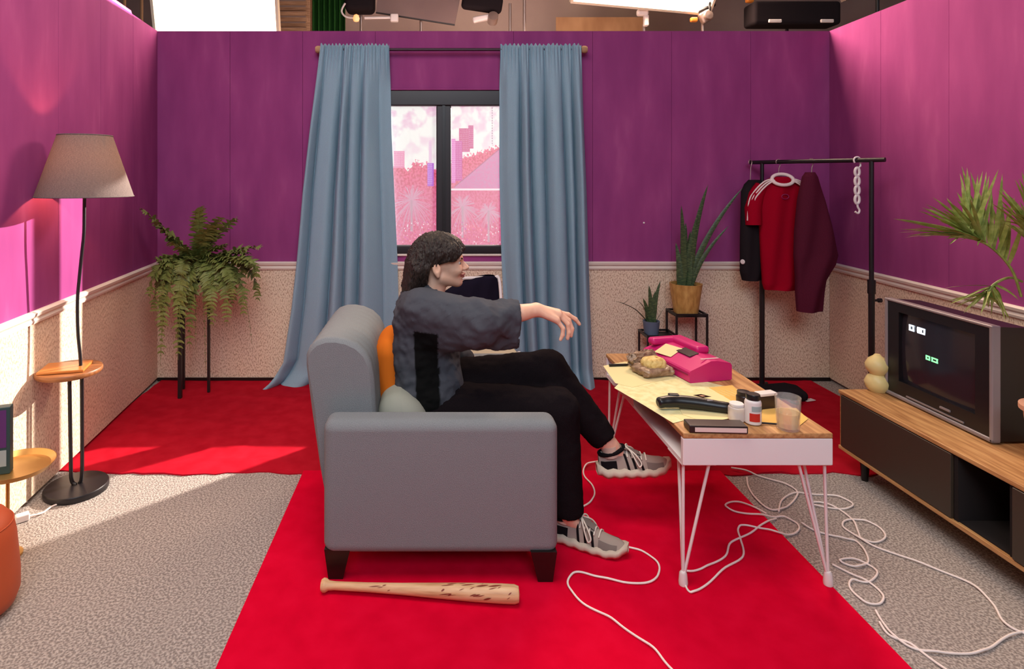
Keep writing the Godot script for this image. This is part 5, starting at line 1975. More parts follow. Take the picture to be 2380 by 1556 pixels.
func build_table_things() -> void:
	var b: MB
	# map sheets; one corner falls over the table's left edge
	var mp := paper("map_sheet", [Vector3(0.760, 0.553, -2.546), Vector3(0.885, 0.553, -2.740), Vector3(1.077, 0.553, -2.740), Vector3(1.282, 0.553, -2.520), Vector3(1.167, 0.553, -2.368), Vector3(1.018, 0.553, -2.261), Vector3(0.865, 0.553, -2.183), Vector3(0.821, 0.553, -2.346)], 0.0006, mats.map_paper, "large yellow green map sheet spread under the magenta machine", "map")
	b = MB.new()
	var flap := [Vector3(0.768, 0.553, -2.599), Vector3(0.808, 0.553, -2.437), Vector3(0.852, 0.468, -2.56)]
	b.begin()
	var c0: Vector3 = mp.position
	for off in [Vector3.ZERO, Vector3(0.0012, 0, 0)]:
		var k := []
		for p in flap:
			k.append(b.add(p + Vector3(-0.006, 0.001, 0) + off - c0))
		b.tri(k[0], k[1], k[2])
	var fl := part("hanging_corner", b, mats.pink_white_paper, mp)
	paper("paper_sheet", [Vector3(0.795, 0.553, -2.840), Vector3(0.917, 0.553, -2.905), Vector3(1.069, 0.553, -2.879), Vector3(1.049, 0.553, -2.670), Vector3(0.838, 0.553, -2.551), Vector3(0.781, 0.553, -2.604)], 0.0016, mats.cream_paper, "cream sheet at the table's far left corner under the bread bag", "paper", "loose papers on the coffee table")
	var s1 := paper("paper_sheet", [Vector3(0.971, 0.553, -2.437), Vector3(1.159, 0.553, -2.536), Vector3(1.193, 0.553, -2.303), Vector3(1.120, 0.553, -2.233), Vector3(0.982, 0.553, -2.183), Vector3(0.929, 0.553, -2.261)], 0.0026, mats.cream_paper, "cream printed sheet with a dark diamond beside the black tool", "paper", "loose papers on the coffee table")
	b = MB.new()
	b.prism(PackedVector2Array([Vector2(-0.035, 0), Vector2(0, -0.022), Vector2(0.035, 0), Vector2(0, 0.022)]), 0.0006, Transform3D(Basis(Vector3.RIGHT, -PI / 2) * Basis(Vector3.BACK, -0.25), Vector3(1.087, 0.553, -2.447) + Vector3(0, 0.0036, 0) - s1.position))
	part("printed_diamond", b, mats.ink, s1)
	b = MB.new()
	b.prism(PackedVector2Array([Vector2(-0.012, 0), Vector2(0, -0.008), Vector2(0.012, 0), Vector2(0, 0.008)]), 0.0004, Transform3D(Basis(Vector3.RIGHT, -PI / 2) * Basis(Vector3.BACK, -0.25), Vector3(1.087, 0.553, -2.447) + Vector3(0, 0.0044, 0) - s1.position))
	part("printed_centre", b, mats.clay_pink, s1)
	var s2 := paper("paper_sheet", [Vector3(1.160, 0.553, -2.546), Vector3(1.274, 0.553, -2.577), Vector3(1.253, 0.553, -2.437), Vector3(1.167, 0.553, -2.368), Vector3(1.152, 0.553, -2.437)], 0.0018, mats.yellow_paper, "tan ruled sheet at the near end of the magenta machine", "paper", "loose papers on the coffee table")
	for k in 5:
		b = MB.new()
		var p0 := Vector3(-0.055 + k * 0.022, 0.0014, -0.04)
		b.tube([p0, p0 + Vector3(0.03, 0, 0.07)], 0.0012, 4)
		part("ruled_line", b, mats.cream_paper, s2)
	paper("paper_sheet", [Vector3(0.888, 0.553, -2.261), Vector3(1.012, 0.553, -2.249), Vector3(1.095, 0.553, -2.183), Vector3(1.033, 0.553, -2.127), Vector3(0.920, 0.553, -2.183)], 0.0012, mats.cream_paper, "cream sheet under the black tool and the dark case", "paper", "loose papers on the coffee table")
	paper("envelope", [Vector3(1.270, 0.553, -2.333), Vector3(1.395, 0.553, -2.324), Vector3(1.377, 0.553, -2.221), Vector3(1.306, 0.553, -2.157), Vector3(1.185, 0.553, -2.183)], 0.0012, mats.yellow_paper, "tan envelope under the drinking glass", "envelope")
	# magenta machine with a sloping lid
	var mg := thing("desk_machine", "magenta plastic desk machine with a sloping lid on the coffee table", "machine", Vector3(1.165, TOP + 0.0016, -2.80), 0.22)
	b = MB.new()
	# cross section in z,y pulled along x ... long axis = local z
	b.prism(PackedVector2Array([Vector2(-0.105, 0.004), Vector2(-0.1, 0), Vector2(0.1, 0), Vector2(0.105, 0.004), Vector2(0.105, 0.064), Vector2(0.098, 0.074), Vector2(0.03, 0.088), Vector2(0.0, 0.088), Vector2(-0.1, 0.052), Vector2(-0.105, 0.046)]), 0.36, Transform3D(Basis(), Vector3(0, 0, -0.18)))
	part("body", b, mats.magenta_plastic, mg)
	b = MB.new()
	b.rbox(Vector3(-0.104, 0.034, 0.0), Vector3(0.008, 0.008, 0.34), 0.002, 1)
	part("seam", b, mats.magenta_dark, mg)
	b = MB.new()
	b.rbox(Vector3(0.06, 0.095, -0.06), Vector3(0.07, 0.034, 0.22), 0.014, 3)
	b.rbox(Vector3(0.0, 0.092, -0.155), Vector3(0.17, 0.034, 0.05), 0.014, 3)
	part("raised_back", b, mats.magenta_plastic, mg)
	b = MB.new()
	b.rbox(Vector3(-0.01, 0.0865, 0.03), Vector3(0.05, 0.004, 0.1), 0.0015, 1, Basis(Vector3.BACK, 0.25))
	part("display_window", b, mats.dark_case, mg)
	b = MB.new()
	b.rbox(Vector3(0.015, 0.09, 0.15), Vector3(0.09, 0.004, 0.006), 0.0015, 1)
	part("lid_edge", b, mats.pink_white_paper, mg)
	b = MB.new()
	b.rbox(Vector3.ZERO, Vector3(0.085, 0.0015, 0.095), 0.0006, 1)
	var nt := solo("paper_note", b, mats.cream_paper, "small square paper note lying on the magenta machine", "note", Vector3(1.10, TOP + 0.0775, -2.835), 0.5)
	nt.rotation.z = 0.34
	# bread roll in a crumpled brown bag
	var bg := thing("bread_bag", "crumpled brown bag with a pale bread roll on the papers", "bag", Vector3(0.985, TOP + 0.003, -2.72), 0.3)
	var cr := FastNoiseLite.new()
	cr.seed = 5
	cr.frequency = 1.0
	b = MB.new()
	b.rbox(Vector3(0, 0.02, 0), Vector3(0.15, 0.04, 0.12), 0.02, 4, Basis(), 6, func(p: Vector3) -> Vector3: return p + Vector3(cr.get_noise_3d(p.x * 40, p.y * 40, p.z * 40), maxf(cr.get_noise_3d(p.z * 40, p.x * 40, p.y * 40), 0.0) if p.y > -0.01 else 0.0, cr.get_noise_3d(p.y * 40, p.z * 40, p.x * 40)) * 0.014)
	part("bag", b, mats.brown_plastic_bag, bg)
	b = MB.new()
	b.rbox(Vector3(0.0, 0.05, 0.005), Vector3(0.1, 0.055, 0.085), 0.027, 5, Basis(), 3, func(p: Vector3) -> Vector3: return p + p.normalized() * 0.004 * cr.get_noise_3d(p.x * 60, p.y * 60, p.z * 60))
	part("bread_roll", b, mats.bread, bg)
	b = MB.new()
	b.rbox(Vector3(0.01, 0.05, -0.09), Vector3(0.16, 0.05, 0.05), 0.022, 4, Basis(Vector3.UP, 0.2), 6, func(p: Vector3) -> Vector3: return p + Vector3(cr.get_noise_3d(p.x * 50, p.y * 50, p.z * 50 + 9), cr.get_noise_3d(p.z * 50, p.x * 50, p.y * 50), cr.get_noise_3d(p.y * 50, p.z * 50, p.x * 50)) * 0.02)
	b.rbox(Vector3(0.01, 0.018, -0.085), Vector3(0.13, 0.03, 0.045), 0.014, 2)
	part("bag_neck", b, mats.dark_bag if mats.has("dark_bag") else mats.brown_plastic_bag, bg)
	# black pen far left
	b = MB.new()
	b.tube([Vector3(-0.05, 0, 0), Vector3(0.03, 0, 0), Vector3(0.05, 0, 0)], [0.0065, 0.006, 0.002], 10)
	solo("marker_pen", b, mats.black_plastic, "black marker pen at the far left corner of the table", "pen", Vector3(0.870, 0.553, -2.833) + Vector3(0, 0.009, 0), 0.1)
	# black moulded hand tool
	var tl := thing("hand_tool", "black moulded hand tool lying on papers near the table's edge", "tool", Vector3(0.990, 0.553, -2.303) + Vector3(0, 0.004, 0), -0.12)
	b = MB.new()
	b.tube(smooth([Vector3(-0.135, 0.022, 0.008), Vector3(-0.1, 0.026, 0.0), Vector3(-0.05, 0.027, -0.006), Vector3(0.02, 0.025, 0.0), Vector3(0.08, 0.022, 0.012), Vector3(0.125, 0.021, 0.022)], 5), [0.012, 0.019, 0.021, 0.021, 0.021, 0.022, 0.023, 0.023, 0.023, 0.023, 0.0235, 0.0235, 0.0235, 0.023, 0.023, 0.0225, 0.022, 0.022, 0.0215, 0.021, 0.0205, 0.02, 0.02, 0.0195, 0.019, 0.0165], 14)
	part("handle", b, mats.black_plastic, tl)
	b = MB.new()
	b.rbox(Vector3(-0.07, 0.046, -0.012), Vector3(0.04, 0.016, 0.022), 0.005, 2)
	part("trigger", b, mats.black_plastic, tl)
	b = MB.new()
	b.rbox(Vector3(0.055, 0.043, 0.014), Vector3(0.022, 0.006, 0.008), 0.002, 1)
	part("switch", b, mats.silver_plastic, tl)
	b = MB.new()
	b.tube([Vector3(0.125, 0.021, 0.022), Vector3(0.15, 0.02, 0.026)], 0.004, 8)
	part("tip", b, mats.steel, tl)
	# dark flat case
	var cs := thing("flat_case", "dark flat case with a pale front edge near the table's front", "case", Vector3(0.991, 0.553, -2.124) + Vector3(0, 0.0012, 0), -0.05)
	b = MB.new()
	b.rbox(Vector3(0, 0.013, -0.002), Vector3(0.2, 0.026, 0.062), 0.004, 2)
	part("shell", b, mats.dark_case, cs)
	b = MB.new()
	b.box(Vector3(0.006, 0.0125, 0.0295), Vector3(0.176, 0.015, 0.0015))
	part("front_edge", b, mats.pink_white_paper, cs)
	# pill bottles
	bottle("white pill bottle with a red label standing near the glass", Vector3(1.154, 0.553, -2.183), 0.028, 0.105, mats.white_plastic, true)
	bottle("squat clear pill bottle beside the red-labelled bottle", Vector3(1.108, 0.553, -2.210), 0.029, 0.062, mats.frosted_bottle, false)
	# small dark jar and white carton behind
	var jr := thing("dark_jar", "small dark jar with a black lid behind the pill bottles", "jar", Vector3(1.210, 0.553, -2.359) + Vector3(0, 0.001, 0))
	b = MB.new()
	b.lathe([Vector2(0, 0), Vector2(0.024, 0), Vector2(0.027, 0.006), Vector2(0.027, 0.034), Vector2(0.022, 0.04), Vector2(0, 0.04)], 20)
	part("body", b, mats.dark_case, jr)
	b = MB.new()
	b.lathe([Vector2(0, 0.04), Vector2(0.024, 0.04), Vector2(0.024, 0.054), Vector2(0, 0.056)], 20)
	part("lid", b, mats.black_plastic, jr)
	var bx := thing("carton", "white and dark carton standing behind the pill bottles", "box", Vector3(1.283, 0.553, -2.333) + Vector3(0, 0.0005, 0), 0.25)
	b = MB.new()
	b.rbox(Vector3(0, 0.025, 0), Vector3(0.075, 0.05, 0.035), 0.002, 1)
	part("body", b, mats.dark_case, bx)
	b = MB.new()
	b.rbox(Vector3(0, 0.0555, 0), Vector3(0.076, 0.011, 0.036), 0.002, 1)
	part("lid", b, mats.white_plastic, bx)
	# tumbler
	var gl := thing("drinking_glass", "clear straight drinking glass with pale drink near the front edge", "glass", Vector3(1.252, 0.553, -2.135) + Vector3(0, 0.0012, 0))
	b = MB.new()
	b.lathe([Vector2(0, 0), Vector2(0.034, 0), Vector2(0.037, 0.004), Vector2(0.042, 0.115), Vector2(0.0408, 0.1165), Vector2(0.0395, 0.115), Vector2(0.0345, 0.009), Vector2(0, 0.008)], 36)
	part("tumbler", b, mats.glass, gl)
	b = MB.new()
	b.lathe([Vector2(0, 0.0085), Vector2(0.034, 0.0095), Vector2(0.0368, 0.06), Vector2(0, 0.06)], 36)
	part("drink", b, mats.pale_drink, gl)
	b = MB.new()
	b.tube([Vector3(-0.035, 0, -0.006), Vector3(0.025, 0, 0.006), Vector3(0.035, 0, 0.008)], [0.0035, 0.0035, 0.001], 8)
	solo("pencil", b, mats.black_plastic, "thin black pencil lying left of the drinking glass", "pen", Vector3(1.207, 0.553, -2.171) + Vector3(-0.004, 0.006, 0))

func bottle(label: String, p: Vector3, r: float, h: float, m: Material, tall: bool) -> void:
	var o := thing("pill_bottle", label, "bottle", p + Vector3(0, 0.0035, 0), 0.0, "pill bottles on the coffee table")
	var b := MB.new()
	b.lathe([Vector2(0, 0), Vector2(r * 0.92, 0), Vector2(r, r * 0.12), Vector2(r, h * 0.72), Vector2(r * 0.9, h * 0.79), Vector2(r * 0.72, h * 0.82), Vector2(0, h * 0.82)], 28)
	part("body", b, m, o)
	b = MB.new()
	b.lathe([Vector2(0, h * 0.82), Vector2(r * 0.82, h * 0.82), Vector2(r * 0.85, h * 0.84), Vector2(r * 0.85, h * 0.97), Vector2(r * 0.78, h), Vector2(0, h)], 28)
	part("cap", b, mats.black_plastic if tall else mats.white_plastic, o)
	if tall:
		b = MB.new()
		b.sheet(10, 1, func(u: float, v: float) -> Vector3:
			var a := lerpf(2.45, 1.15, u)
			return Vector3(cos(a) * (r + 0.0006), lerpf(h * 0.12, h * 0.40, v), sin(a) * (r + 0.0006)))
		part("red_label", b, mats.red_print, o)
		b = MB.new()
		b.sheet(12, 1, func(u: float, v: float) -> Vector3:
			var a := lerpf(2.2, 0.7, u)
			return Vector3(cos(a) * (r + 0.0005), lerpf(h * 0.46, h * 0.64, v), sin(a) * (r + 0.0005)))
		part("printed_band", b, mats.grey_print, o)
	else:
		b = MB.new()
		b.lathe([Vector2(0, h * 0.04), Vector2(r * 0.8, h * 0.04), Vector2(r * 0.84, h * 0.3), Vector2(0, h * 0.34)], 20)
		part("pills", b, mats.white_plastic, o)


# ---------------------------------------------------------------- other small things
func build_small() -> void:
	var b: MB
	# bat on the floor before the armchair: from the knob to the barrel's end
	var p0 := Vector3(-0.393, 0.034, -2.085)
	var p1 := Vector3(0.287, 0.043, -2.025)
	var d := (p1 - p0).normalized()
	var L := p0.distance_to(p1)
	var bt := thing("baseball_bat", "worn pale wooden baseball bat lying on the red runner", "baseball bat", p0)
	bt.basis = Basis(d, Vector3.UP, d.cross(Vector3.UP)).orthonormalized()
	var ax := Transform3D(Basis(Vector3.BACK, -PI / 2), Vector3.ZERO)
	b = MB.new()
	b.lathe([Vector2(0, 0.0), Vector2(0.018, 0.002), Vector2(0.0225, 0.01), Vector2(0.0215, 0.018), Vector2(0.015, 0.028), Vector2(0.0132, 0.05), Vector2(0.0142, 0.16), Vector2(0.0175, 0.28), Vector2(0.0225, 0.40), Vector2(0.027, 0.52), Vector2(0.029, L - 0.06), Vector2(0.0285, L - 0.018), Vector2(0.024, L - 0.004), Vector2(0, L)], 24, ax)
	part("wood", b, mats.bat_wood, bt)
	# dark scratches and smears on the barrel, following its surface
	var rnd := RandomNumberGenerator.new()
	rnd.seed = 8
	b = MB.new()
	for k in 26:
		var x := rnd.randf_range(0.42, L - 0.02) if k < 22 else rnd.randf_range(0.19, 0.25)
		var an := rnd.randf_range(-0.2, 1.6)
		var rr := 0.0292 if x > 0.55 else (lerpf(0.0225, 0.0286, clampf((x - 0.4) / 0.15, 0.0, 1.0)) if x > 0.3 else 0.0168)
		var ln := rnd.randf_range(0.008, 0.05) if x < L - 0.06 else 0.012
		var wv := rnd.randf_range(0.03, 0.12)
		b.sheet(6, 2, func(u: float, v: float) -> Vector3:
			var a := an + (v - 0.5) * wv * sin(PI * u) * 2.0 + u * 0.25
			return Vector3(x + (u - 0.5) * ln, sin(a) * (rr + 0.0004), cos(a) * (rr + 0.0004)))
	var sm := part("smears", b, mats.blood, bt)
	sm.set_meta("kind", "stuff")
	# brass tray table at the left edge
	var tr := thing("tray_table", "round brass tray table at the left edge", "side table", Vector3(-1.60, 0, -2.30))
	b = MB.new()
	b.lathe([Vector2(0, 0.335), Vector2(0.115, 0.335), Vector2(0.132, 0.352), Vector2(0.135, 0.352), Vector2(0.119, 0.331), Vector2(0, 0.330)], 48)
	part("tray", b, mats.brass, tr)
	b = MB.new()
	b.tube([Vector3(-0.03, 0.33, 0), Vector3(-0.03, 0.012, 0)], 0.007, 10)
	part("stem", b, mats.brass, tr)
	b = MB.new()
	b.lathe([Vector2(0, 0), Vector2(0.05, 0), Vector2(0.05, 0.008), Vector2(0.02, 0.014), Vector2(0, 0.014)], 32, Transform3D(Basis(), Vector3(-0.03, 0, 0)))
	part("foot", b, mats.brass, tr)
	var bk := thing("upright_box", "tall dark box with a purple front standing on the brass tray", "box", Vector3(-1.625, 0.3355, -2.265), 0.35)
	b = MB.new()
	b.rbox(Vector3(0, 0.125, 0), Vector3(0.06, 0.25, 0.04), 0.003, 1)
	part("carton", b, mats.teal_print, bk)
	b = MB.new()
	b.box(Vector3(-0.004, 0.17, 0.0205), Vector3(0.044, 0.14, 0.001))
	part("printed_panel", b, mats.purple_print, bk)
	b = MB.new()
	b.box(Vector3(-0.004, 0.06, 0.0205), Vector3(0.044, 0.06, 0.001))
	part("pale_panel", b, mats.grey_print, bk)
	# rust coloured stool
	var so := thing("pouf", "rust orange rounded leather pouf at the left edge", "pouf", Vector3(-1.535, 0, -1.985))
	b = MB.new()
	b.lathe([Vector2(0, 0.336), Vector2(0.06, 0.334), Vector2(0.1, 0.32), Vector2(0.122, 0.29), Vector2(0.132, 0.24), Vector2(0.142, 0.12), Vector2(0.142, 0.06), Vector2(0.13, 0.025), Vector2(0.105, 0.006), Vector2(0.06, 0.0), Vector2(0, 0)], 44)
	part("cover", b, mats.rust_leather, so)
	b = MB.new()
	var ring := []
	for k in 45:
		ring.append(Vector3(cos(TAU * k / 44) * 0.122, 0.291, sin(TAU * k / 44) * 0.122))
	b.tube(ring, 0.0022, 6)
	part("piping", b, mats.rust_leather, so)
	# folding chair with a dark jacket, behind the armchair
	var ch := thing("folding_chair", "white tube folding chair by the window behind the armchair", "chair", Vector3(0.24, 0.013, -3.48), 0.12)
	for s in [-1.0, 1.0]:
		b = MB.new()
		b.tube(smooth([Vector3(s * 0.19, 0.0, 0.22), Vector3(s * 0.19, 0.44, -0.1), Vector3(s * 0.19, 0.78, -0.22), Vector3(s * 0.165, 0.81, -0.23)], 5), 0.01, 8)
		part("back_leg", b, mats.white_metal, ch)
		b = MB.new()
		b.tube(smooth([Vector3(s * 0.205, 0.0, -0.26), Vector3(s * 0.205, 0.43, 0.14), Vector3(s * 0.205, 0.44, 0.2)], 5), 0.01, 8)
		part("front_leg", b, mats.white_metal, ch)
	b = MB.new()
	b.rbox(Vector3(0, 0.455, 0.03), Vector3(0.4, 0.022, 0.36), 0.01, 2)
	part("seat", b, mats.seat_beige, ch)
	b = MB.new()
	b.tube([Vector3(-0.165, 0.81, -0.23), Vector3(0.165, 0.81, -0.23)], 0.01, 8)
	part("top_rail", b, mats.white_metal, ch)
	var jk := thing("draped_jacket", "dark navy jacket draped over the folding chair's back", "jacket", Vector3(0.24, 0.5, -3.73), 0.12)
	b = MB.new()
	cloth_body(b, fine_rows([[0.335, 0.07, 0.13, 0.03], [0.325, 0.0, 0.15, 0.045], [0.29, -0.10, 0.16, 0.05], [0.24, -0.18, 0.165, 0.05], [0.1, -0.18, 0.17, 0.05], [0.0, -0.17, 0.165, 0.05]]), 40, 0.008)
	part("cloth", b, mats.navy_cloth, jk)
	# black bag and a small white card on the floor behind the table
	var bag := thing("floor_bag", "flat black bag on the floor below the clothes rack", "bag", Vector3(2.23, 0.008, -3.93), -0.15)
	b = MB.new()
	b.rbox(Vector3(0, 0.035, 0), Vector3(0.34, 0.07, 0.16), 0.028, 3, Basis(), 3, func(p: Vector3) -> Vector3: return p + Vector3(0, 0.012 * sin(p.x * 24.0) if p.y > 0 else 0.0, 0.006 * sin(p.x * 30.0)))
	part("bag", b, mats.black_cloth, bag)
	b = MB.new()
	b.tube(smooth([Vector3(-0.1, 0.05, 0.07), Vector3(-0.05, 0.06, 0.13), Vector3(0.06, 0.02, 0.16), Vector3(0.12, 0.05, 0.07)], 6), 0.008, 8)
	part("strap", b, mats.black_cloth, bag)
	b = MB.new()
	b.box(Vector3(0, 0.0015, 0), Vector3(0.07, 0.003, 0.035))
	solo("white_card", b, mats.white_plastic, "small white card on the dark red carpet near the cabinet", "card", Vector3(2.40, 0.014, -3.86), 0.3)
	# a thumb tack in the back wall
	b = MB.new()
	b.lathe([Vector2(0, 0.006), Vector2(0.006, 0.004), Vector2(0.007, 0), Vector2(0, 0)], 10, Transform3D(Basis(Vector3.RIGHT, PI / 2), Vector3.ZERO))
	solo("wall_pin", b, mats.white_plastic, "tiny white pin in the purple wall right of the curtain", "pin", Vector3(1.483, 1.12, -4.2685))


func build_cables() -> void:
	var i := 0
	for a in [
		["white cable winding from the cabinet side into loops under the table", [Vector3(1.893, 0.006, -1.897), Vector3(1.864, 0.006, -1.905), Vector3(1.842, 0.006, -1.947), Vector3(1.887, 0.006, -2.036), Vector3(1.901, 0.006, -2.133), Vector3(1.852, 0.006, -2.207), Vector3(1.778, 0.006, -2.287), Vector3(1.712, 0.006, -2.359), Vector3(1.689, 0.006, -2.437), Vector3(1.687, 0.006, -2.491), Vector3(1.740, 0.006, -2.534), Vector3(1.801, 0.006, -2.526), Vector3(1.830, 0.006, -2.477), Vector3(1.804, 0.006, -2.410), Vector3(1.741, 0.006, -2.378), Vector3(1.701, 0.006, -2.397), Vector3(1.723, 0.006, -2.450), Vector3(1.757, 0.006, -2.534), Vector3(1.751, 0.006, -2.623), Vector3(1.704, 0.006, -2.670), Vector3(1.651, 0.006, -2.654), Vector3(1.732, 0.006, -2.620), Vector3(1.800, 0.006, -2.620), Vector3(1.846, 0.006, -2.662), Vector3(1.815, 0.006, -2.719), Vector3(1.720, 0.006, -2.736), Vector3(1.636, 0.006, -2.744), Vector3(1.549, 0.006, -2.686), Vector3(1.482, 0.006, -2.593)], 0.006],
		["white cable curling below the table's right hairpin leg", [Vector3(1.495, 0.012, -2.884), Vector3(1.457, 0.012, -2.793), Vector3(1.439, 0.012, -2.691), Vector3(1.456, 0.012, -2.612), Vector3(1.519, 0.012, -2.620), Vector3(1.600, 0.012, -2.683), Vector3(1.657, 0.012, -2.750), Vector3(1.657, 0.012, -2.811), Vector3(1.606, 0.012, -2.865), Vector3(1.533, 0.012, -2.922), Vector3(1.458, 0.012, -2.961)], 0.012],
		["white cable looping from the left hairpin foot across the runner", [Vector3(0.879, 0.015, -2.119), Vector3(0.878, 0.015, -2.084), Vector3(0.895, 0.015, -2.077), Vector3(0.961, 0.015, -2.119), Vector3(1.064, 0.015, -2.204), Vector3(1.163, 0.015, -2.272), Vector3(1.205, 0.015, -2.369), Vector3(1.233, 0.015, -2.447), Vector3(1.275, 0.015, -2.475), Vector3(1.340, 0.015, -2.447), Vector3(1.404, 0.015, -2.421), Vector3(1.475, 0.015, -2.447), Vector3(1.508, 0.015, -2.503), Vector3(1.481, 0.015, -2.553), Vector3(1.439, 0.015, -2.553), Vector3(1.357, 0.015, -2.553), Vector3(1.285, 0.015, -2.576), Vector3(1.265, 0.015, -2.621), Vector3(1.315, 0.015, -2.653), Vector3(1.376, 0.015, -2.621), Vector3(1.410, 0.015, -2.561)], 0.0155],
		["short white cable from the left hairpin foot to the tangle", [Vector3(0.912, 0.015, -2.182), Vector3(0.951, 0.015, -2.191), Vector3(1.004, 0.015, -2.215), Vector3(1.096, 0.015, -2.272), Vector3(1.160, 0.015, -2.356), Vector3(1.270, 0.015, -2.421), Vector3(1.363, 0.015, -2.489), Vector3(1.442, 0.015, -2.543)], 0.0155],
		["white cable snaking forward over the runner from the planted shoe", [Vector3(0.725, 0.015, -2.331), Vector3(0.792, 0.015, -2.307), Vector3(0.826, 0.015, -2.237), Vector3(0.813, 0.015, -2.182), Vector3(0.766, 0.015, -2.129), Vector3(0.681, 0.015, -2.124), Vector3(0.586, 0.015, -2.155), Vector3(0.523, 0.015, -2.182), Vector3(0.480, 0.015, -2.150), Vector3(0.469, 0.015, -2.099), Vector3(0.498, 0.015, -2.022), Vector3(0.565, 0.015, -1.960), Vector3(0.609, 0.015, -1.901), Vector3(0.664, 0.015, -1.830), Vector3(0.680, 0.015, -1.779), Vector3(0.692, 0.015, -1.737)], 0.0155],
		["white cable curving behind the shin under the raised shoe", [Vector3(0.881, 0.015, -3.056), Vector3(0.840, 0.015, -3.035), Vector3(0.756, 0.015, -2.994), Vector3(0.717, 0.015, -2.896), Vector3(0.731, 0.015, -2.786), Vector3(0.722, 0.015, -2.718), Vector3(0.687, 0.015, -2.653), Vector3(0.633, 0.015, -2.606)], 0.0155],
		["white cable tangled in small loops on the grey carpet", [Vector3(1.526, 0.006, -2.505), Vector3(1.556, 0.006, -2.450), Vector3(1.628, 0.006, -2.404), Vector3(1.669, 0.006, -2.384), Vector3(1.654, 0.006, -2.310), Vector3(1.620, 0.006, -2.252), Vector3(1.560, 0.006, -2.229), Vector3(1.525, 0.006, -2.252), Vector3(1.529, 0.006, -2.269), Vector3(1.577, 0.006, -2.275), Vector3(1.618, 0.006, -2.229), Vector3(1.607, 0.006, -2.186), Vector3(1.542, 0.006, -2.144), Vector3(1.493, 0.006, -2.154), Vector3(1.458, 0.006, -2.113), Vector3(1.458, 0.006, -2.045), Vector3(1.504, 0.006, -2.036), Vector3(1.545, 0.006, -2.074), Vector3(1.548, 0.006, -2.133), Vector3(1.515, 0.006, -2.186), Vector3(1.481, 0.006, -2.241)], 0.006],
		["white cable running along the near edge of the grey carpet", [Vector3(1.464, 0.006, -1.999), Vector3(1.451, 0.006, -1.947), Vector3(1.444, 0.006, -1.889), Vector3(1.468, 0.006, -1.842), Vector3(1.533, 0.006, -1.827), Vector3(1.619, 0.006, -1.823), Vector3(1.695, 0.006, -1.842), Vector3(1.784, 0.006, -1.885), Vector3(1.862, 0.006, -1.909), Vector3(1.918, 0.006, -1.922)], 0.006],
		["white cable leaving the picture at the runner's right edge", [Vector3(1.438, 0.006, -1.947), Vector3(1.432, 0.006, -1.897), Vector3(1.469, 0.006, -1.858), Vector3(1.485, 0.006, -1.805), Vector3(1.496, 0.006, -1.755)], 0.006],
	]:
		var b := MB.new()
		var pts := smooth(a[1], 6)
		var p0: Vector3 = pts[0]
		# where the cable crosses the runner or the rear carpet it lies on top of them
		for k in pts.size():
			var p: Vector3 = pts[k]
			var h := 0.0045
			if p.x < 1.41 and p.x > -0.66 and p.z > -2.96:
				h = 0.0155
			elif p.z < -2.92:
				h = 0.0165
			p.y = h + (0.004 if k % 11 < 3 else 0.0)
			pts[k] = p
		for r in 3:
			for k in range(1, pts.size() - 1):
				pts[k].y = (pts[k - 1].y + pts[k].y * 2.0 + pts[k + 1].y) / 4.0
		for k in pts.size():
			pts[k] -= Vector3(p0.x, 0, p0.z)
		b.tube(pts, 0.0038, 7)
		solo("cable", b, mats.white_cable, a[0], "cable", Vector3(p0.x, 0, p0.z), 0.0, "white cables on the floor")
		i += 1


# ---------------------------------------------------------------- what shows of the studio above the back wall
func light_stand(label: String, at: Vector3, h: float, m: Material) -> Node3D:
	var o := thing("light_stand", label, "light stand", at, 0.0, "light stands behind the set")
	var b := MB.new()
	b.tube([Vector3(0, 0.35, 0), Vector3(0, h, 0)], 0.014, 8)
	part("pole", b, m, o)
	for k in 3:
		b = MB.new()
		b.tube([Vector3(0, 0.6, 0), Vector3(cos(k * TAU / 3 + 0.5) * 0.25, 0.012, sin(k * TAU / 3 + 0.5) * 0.25)], 0.01, 6)
		part("leg", b, m, o)
	return o

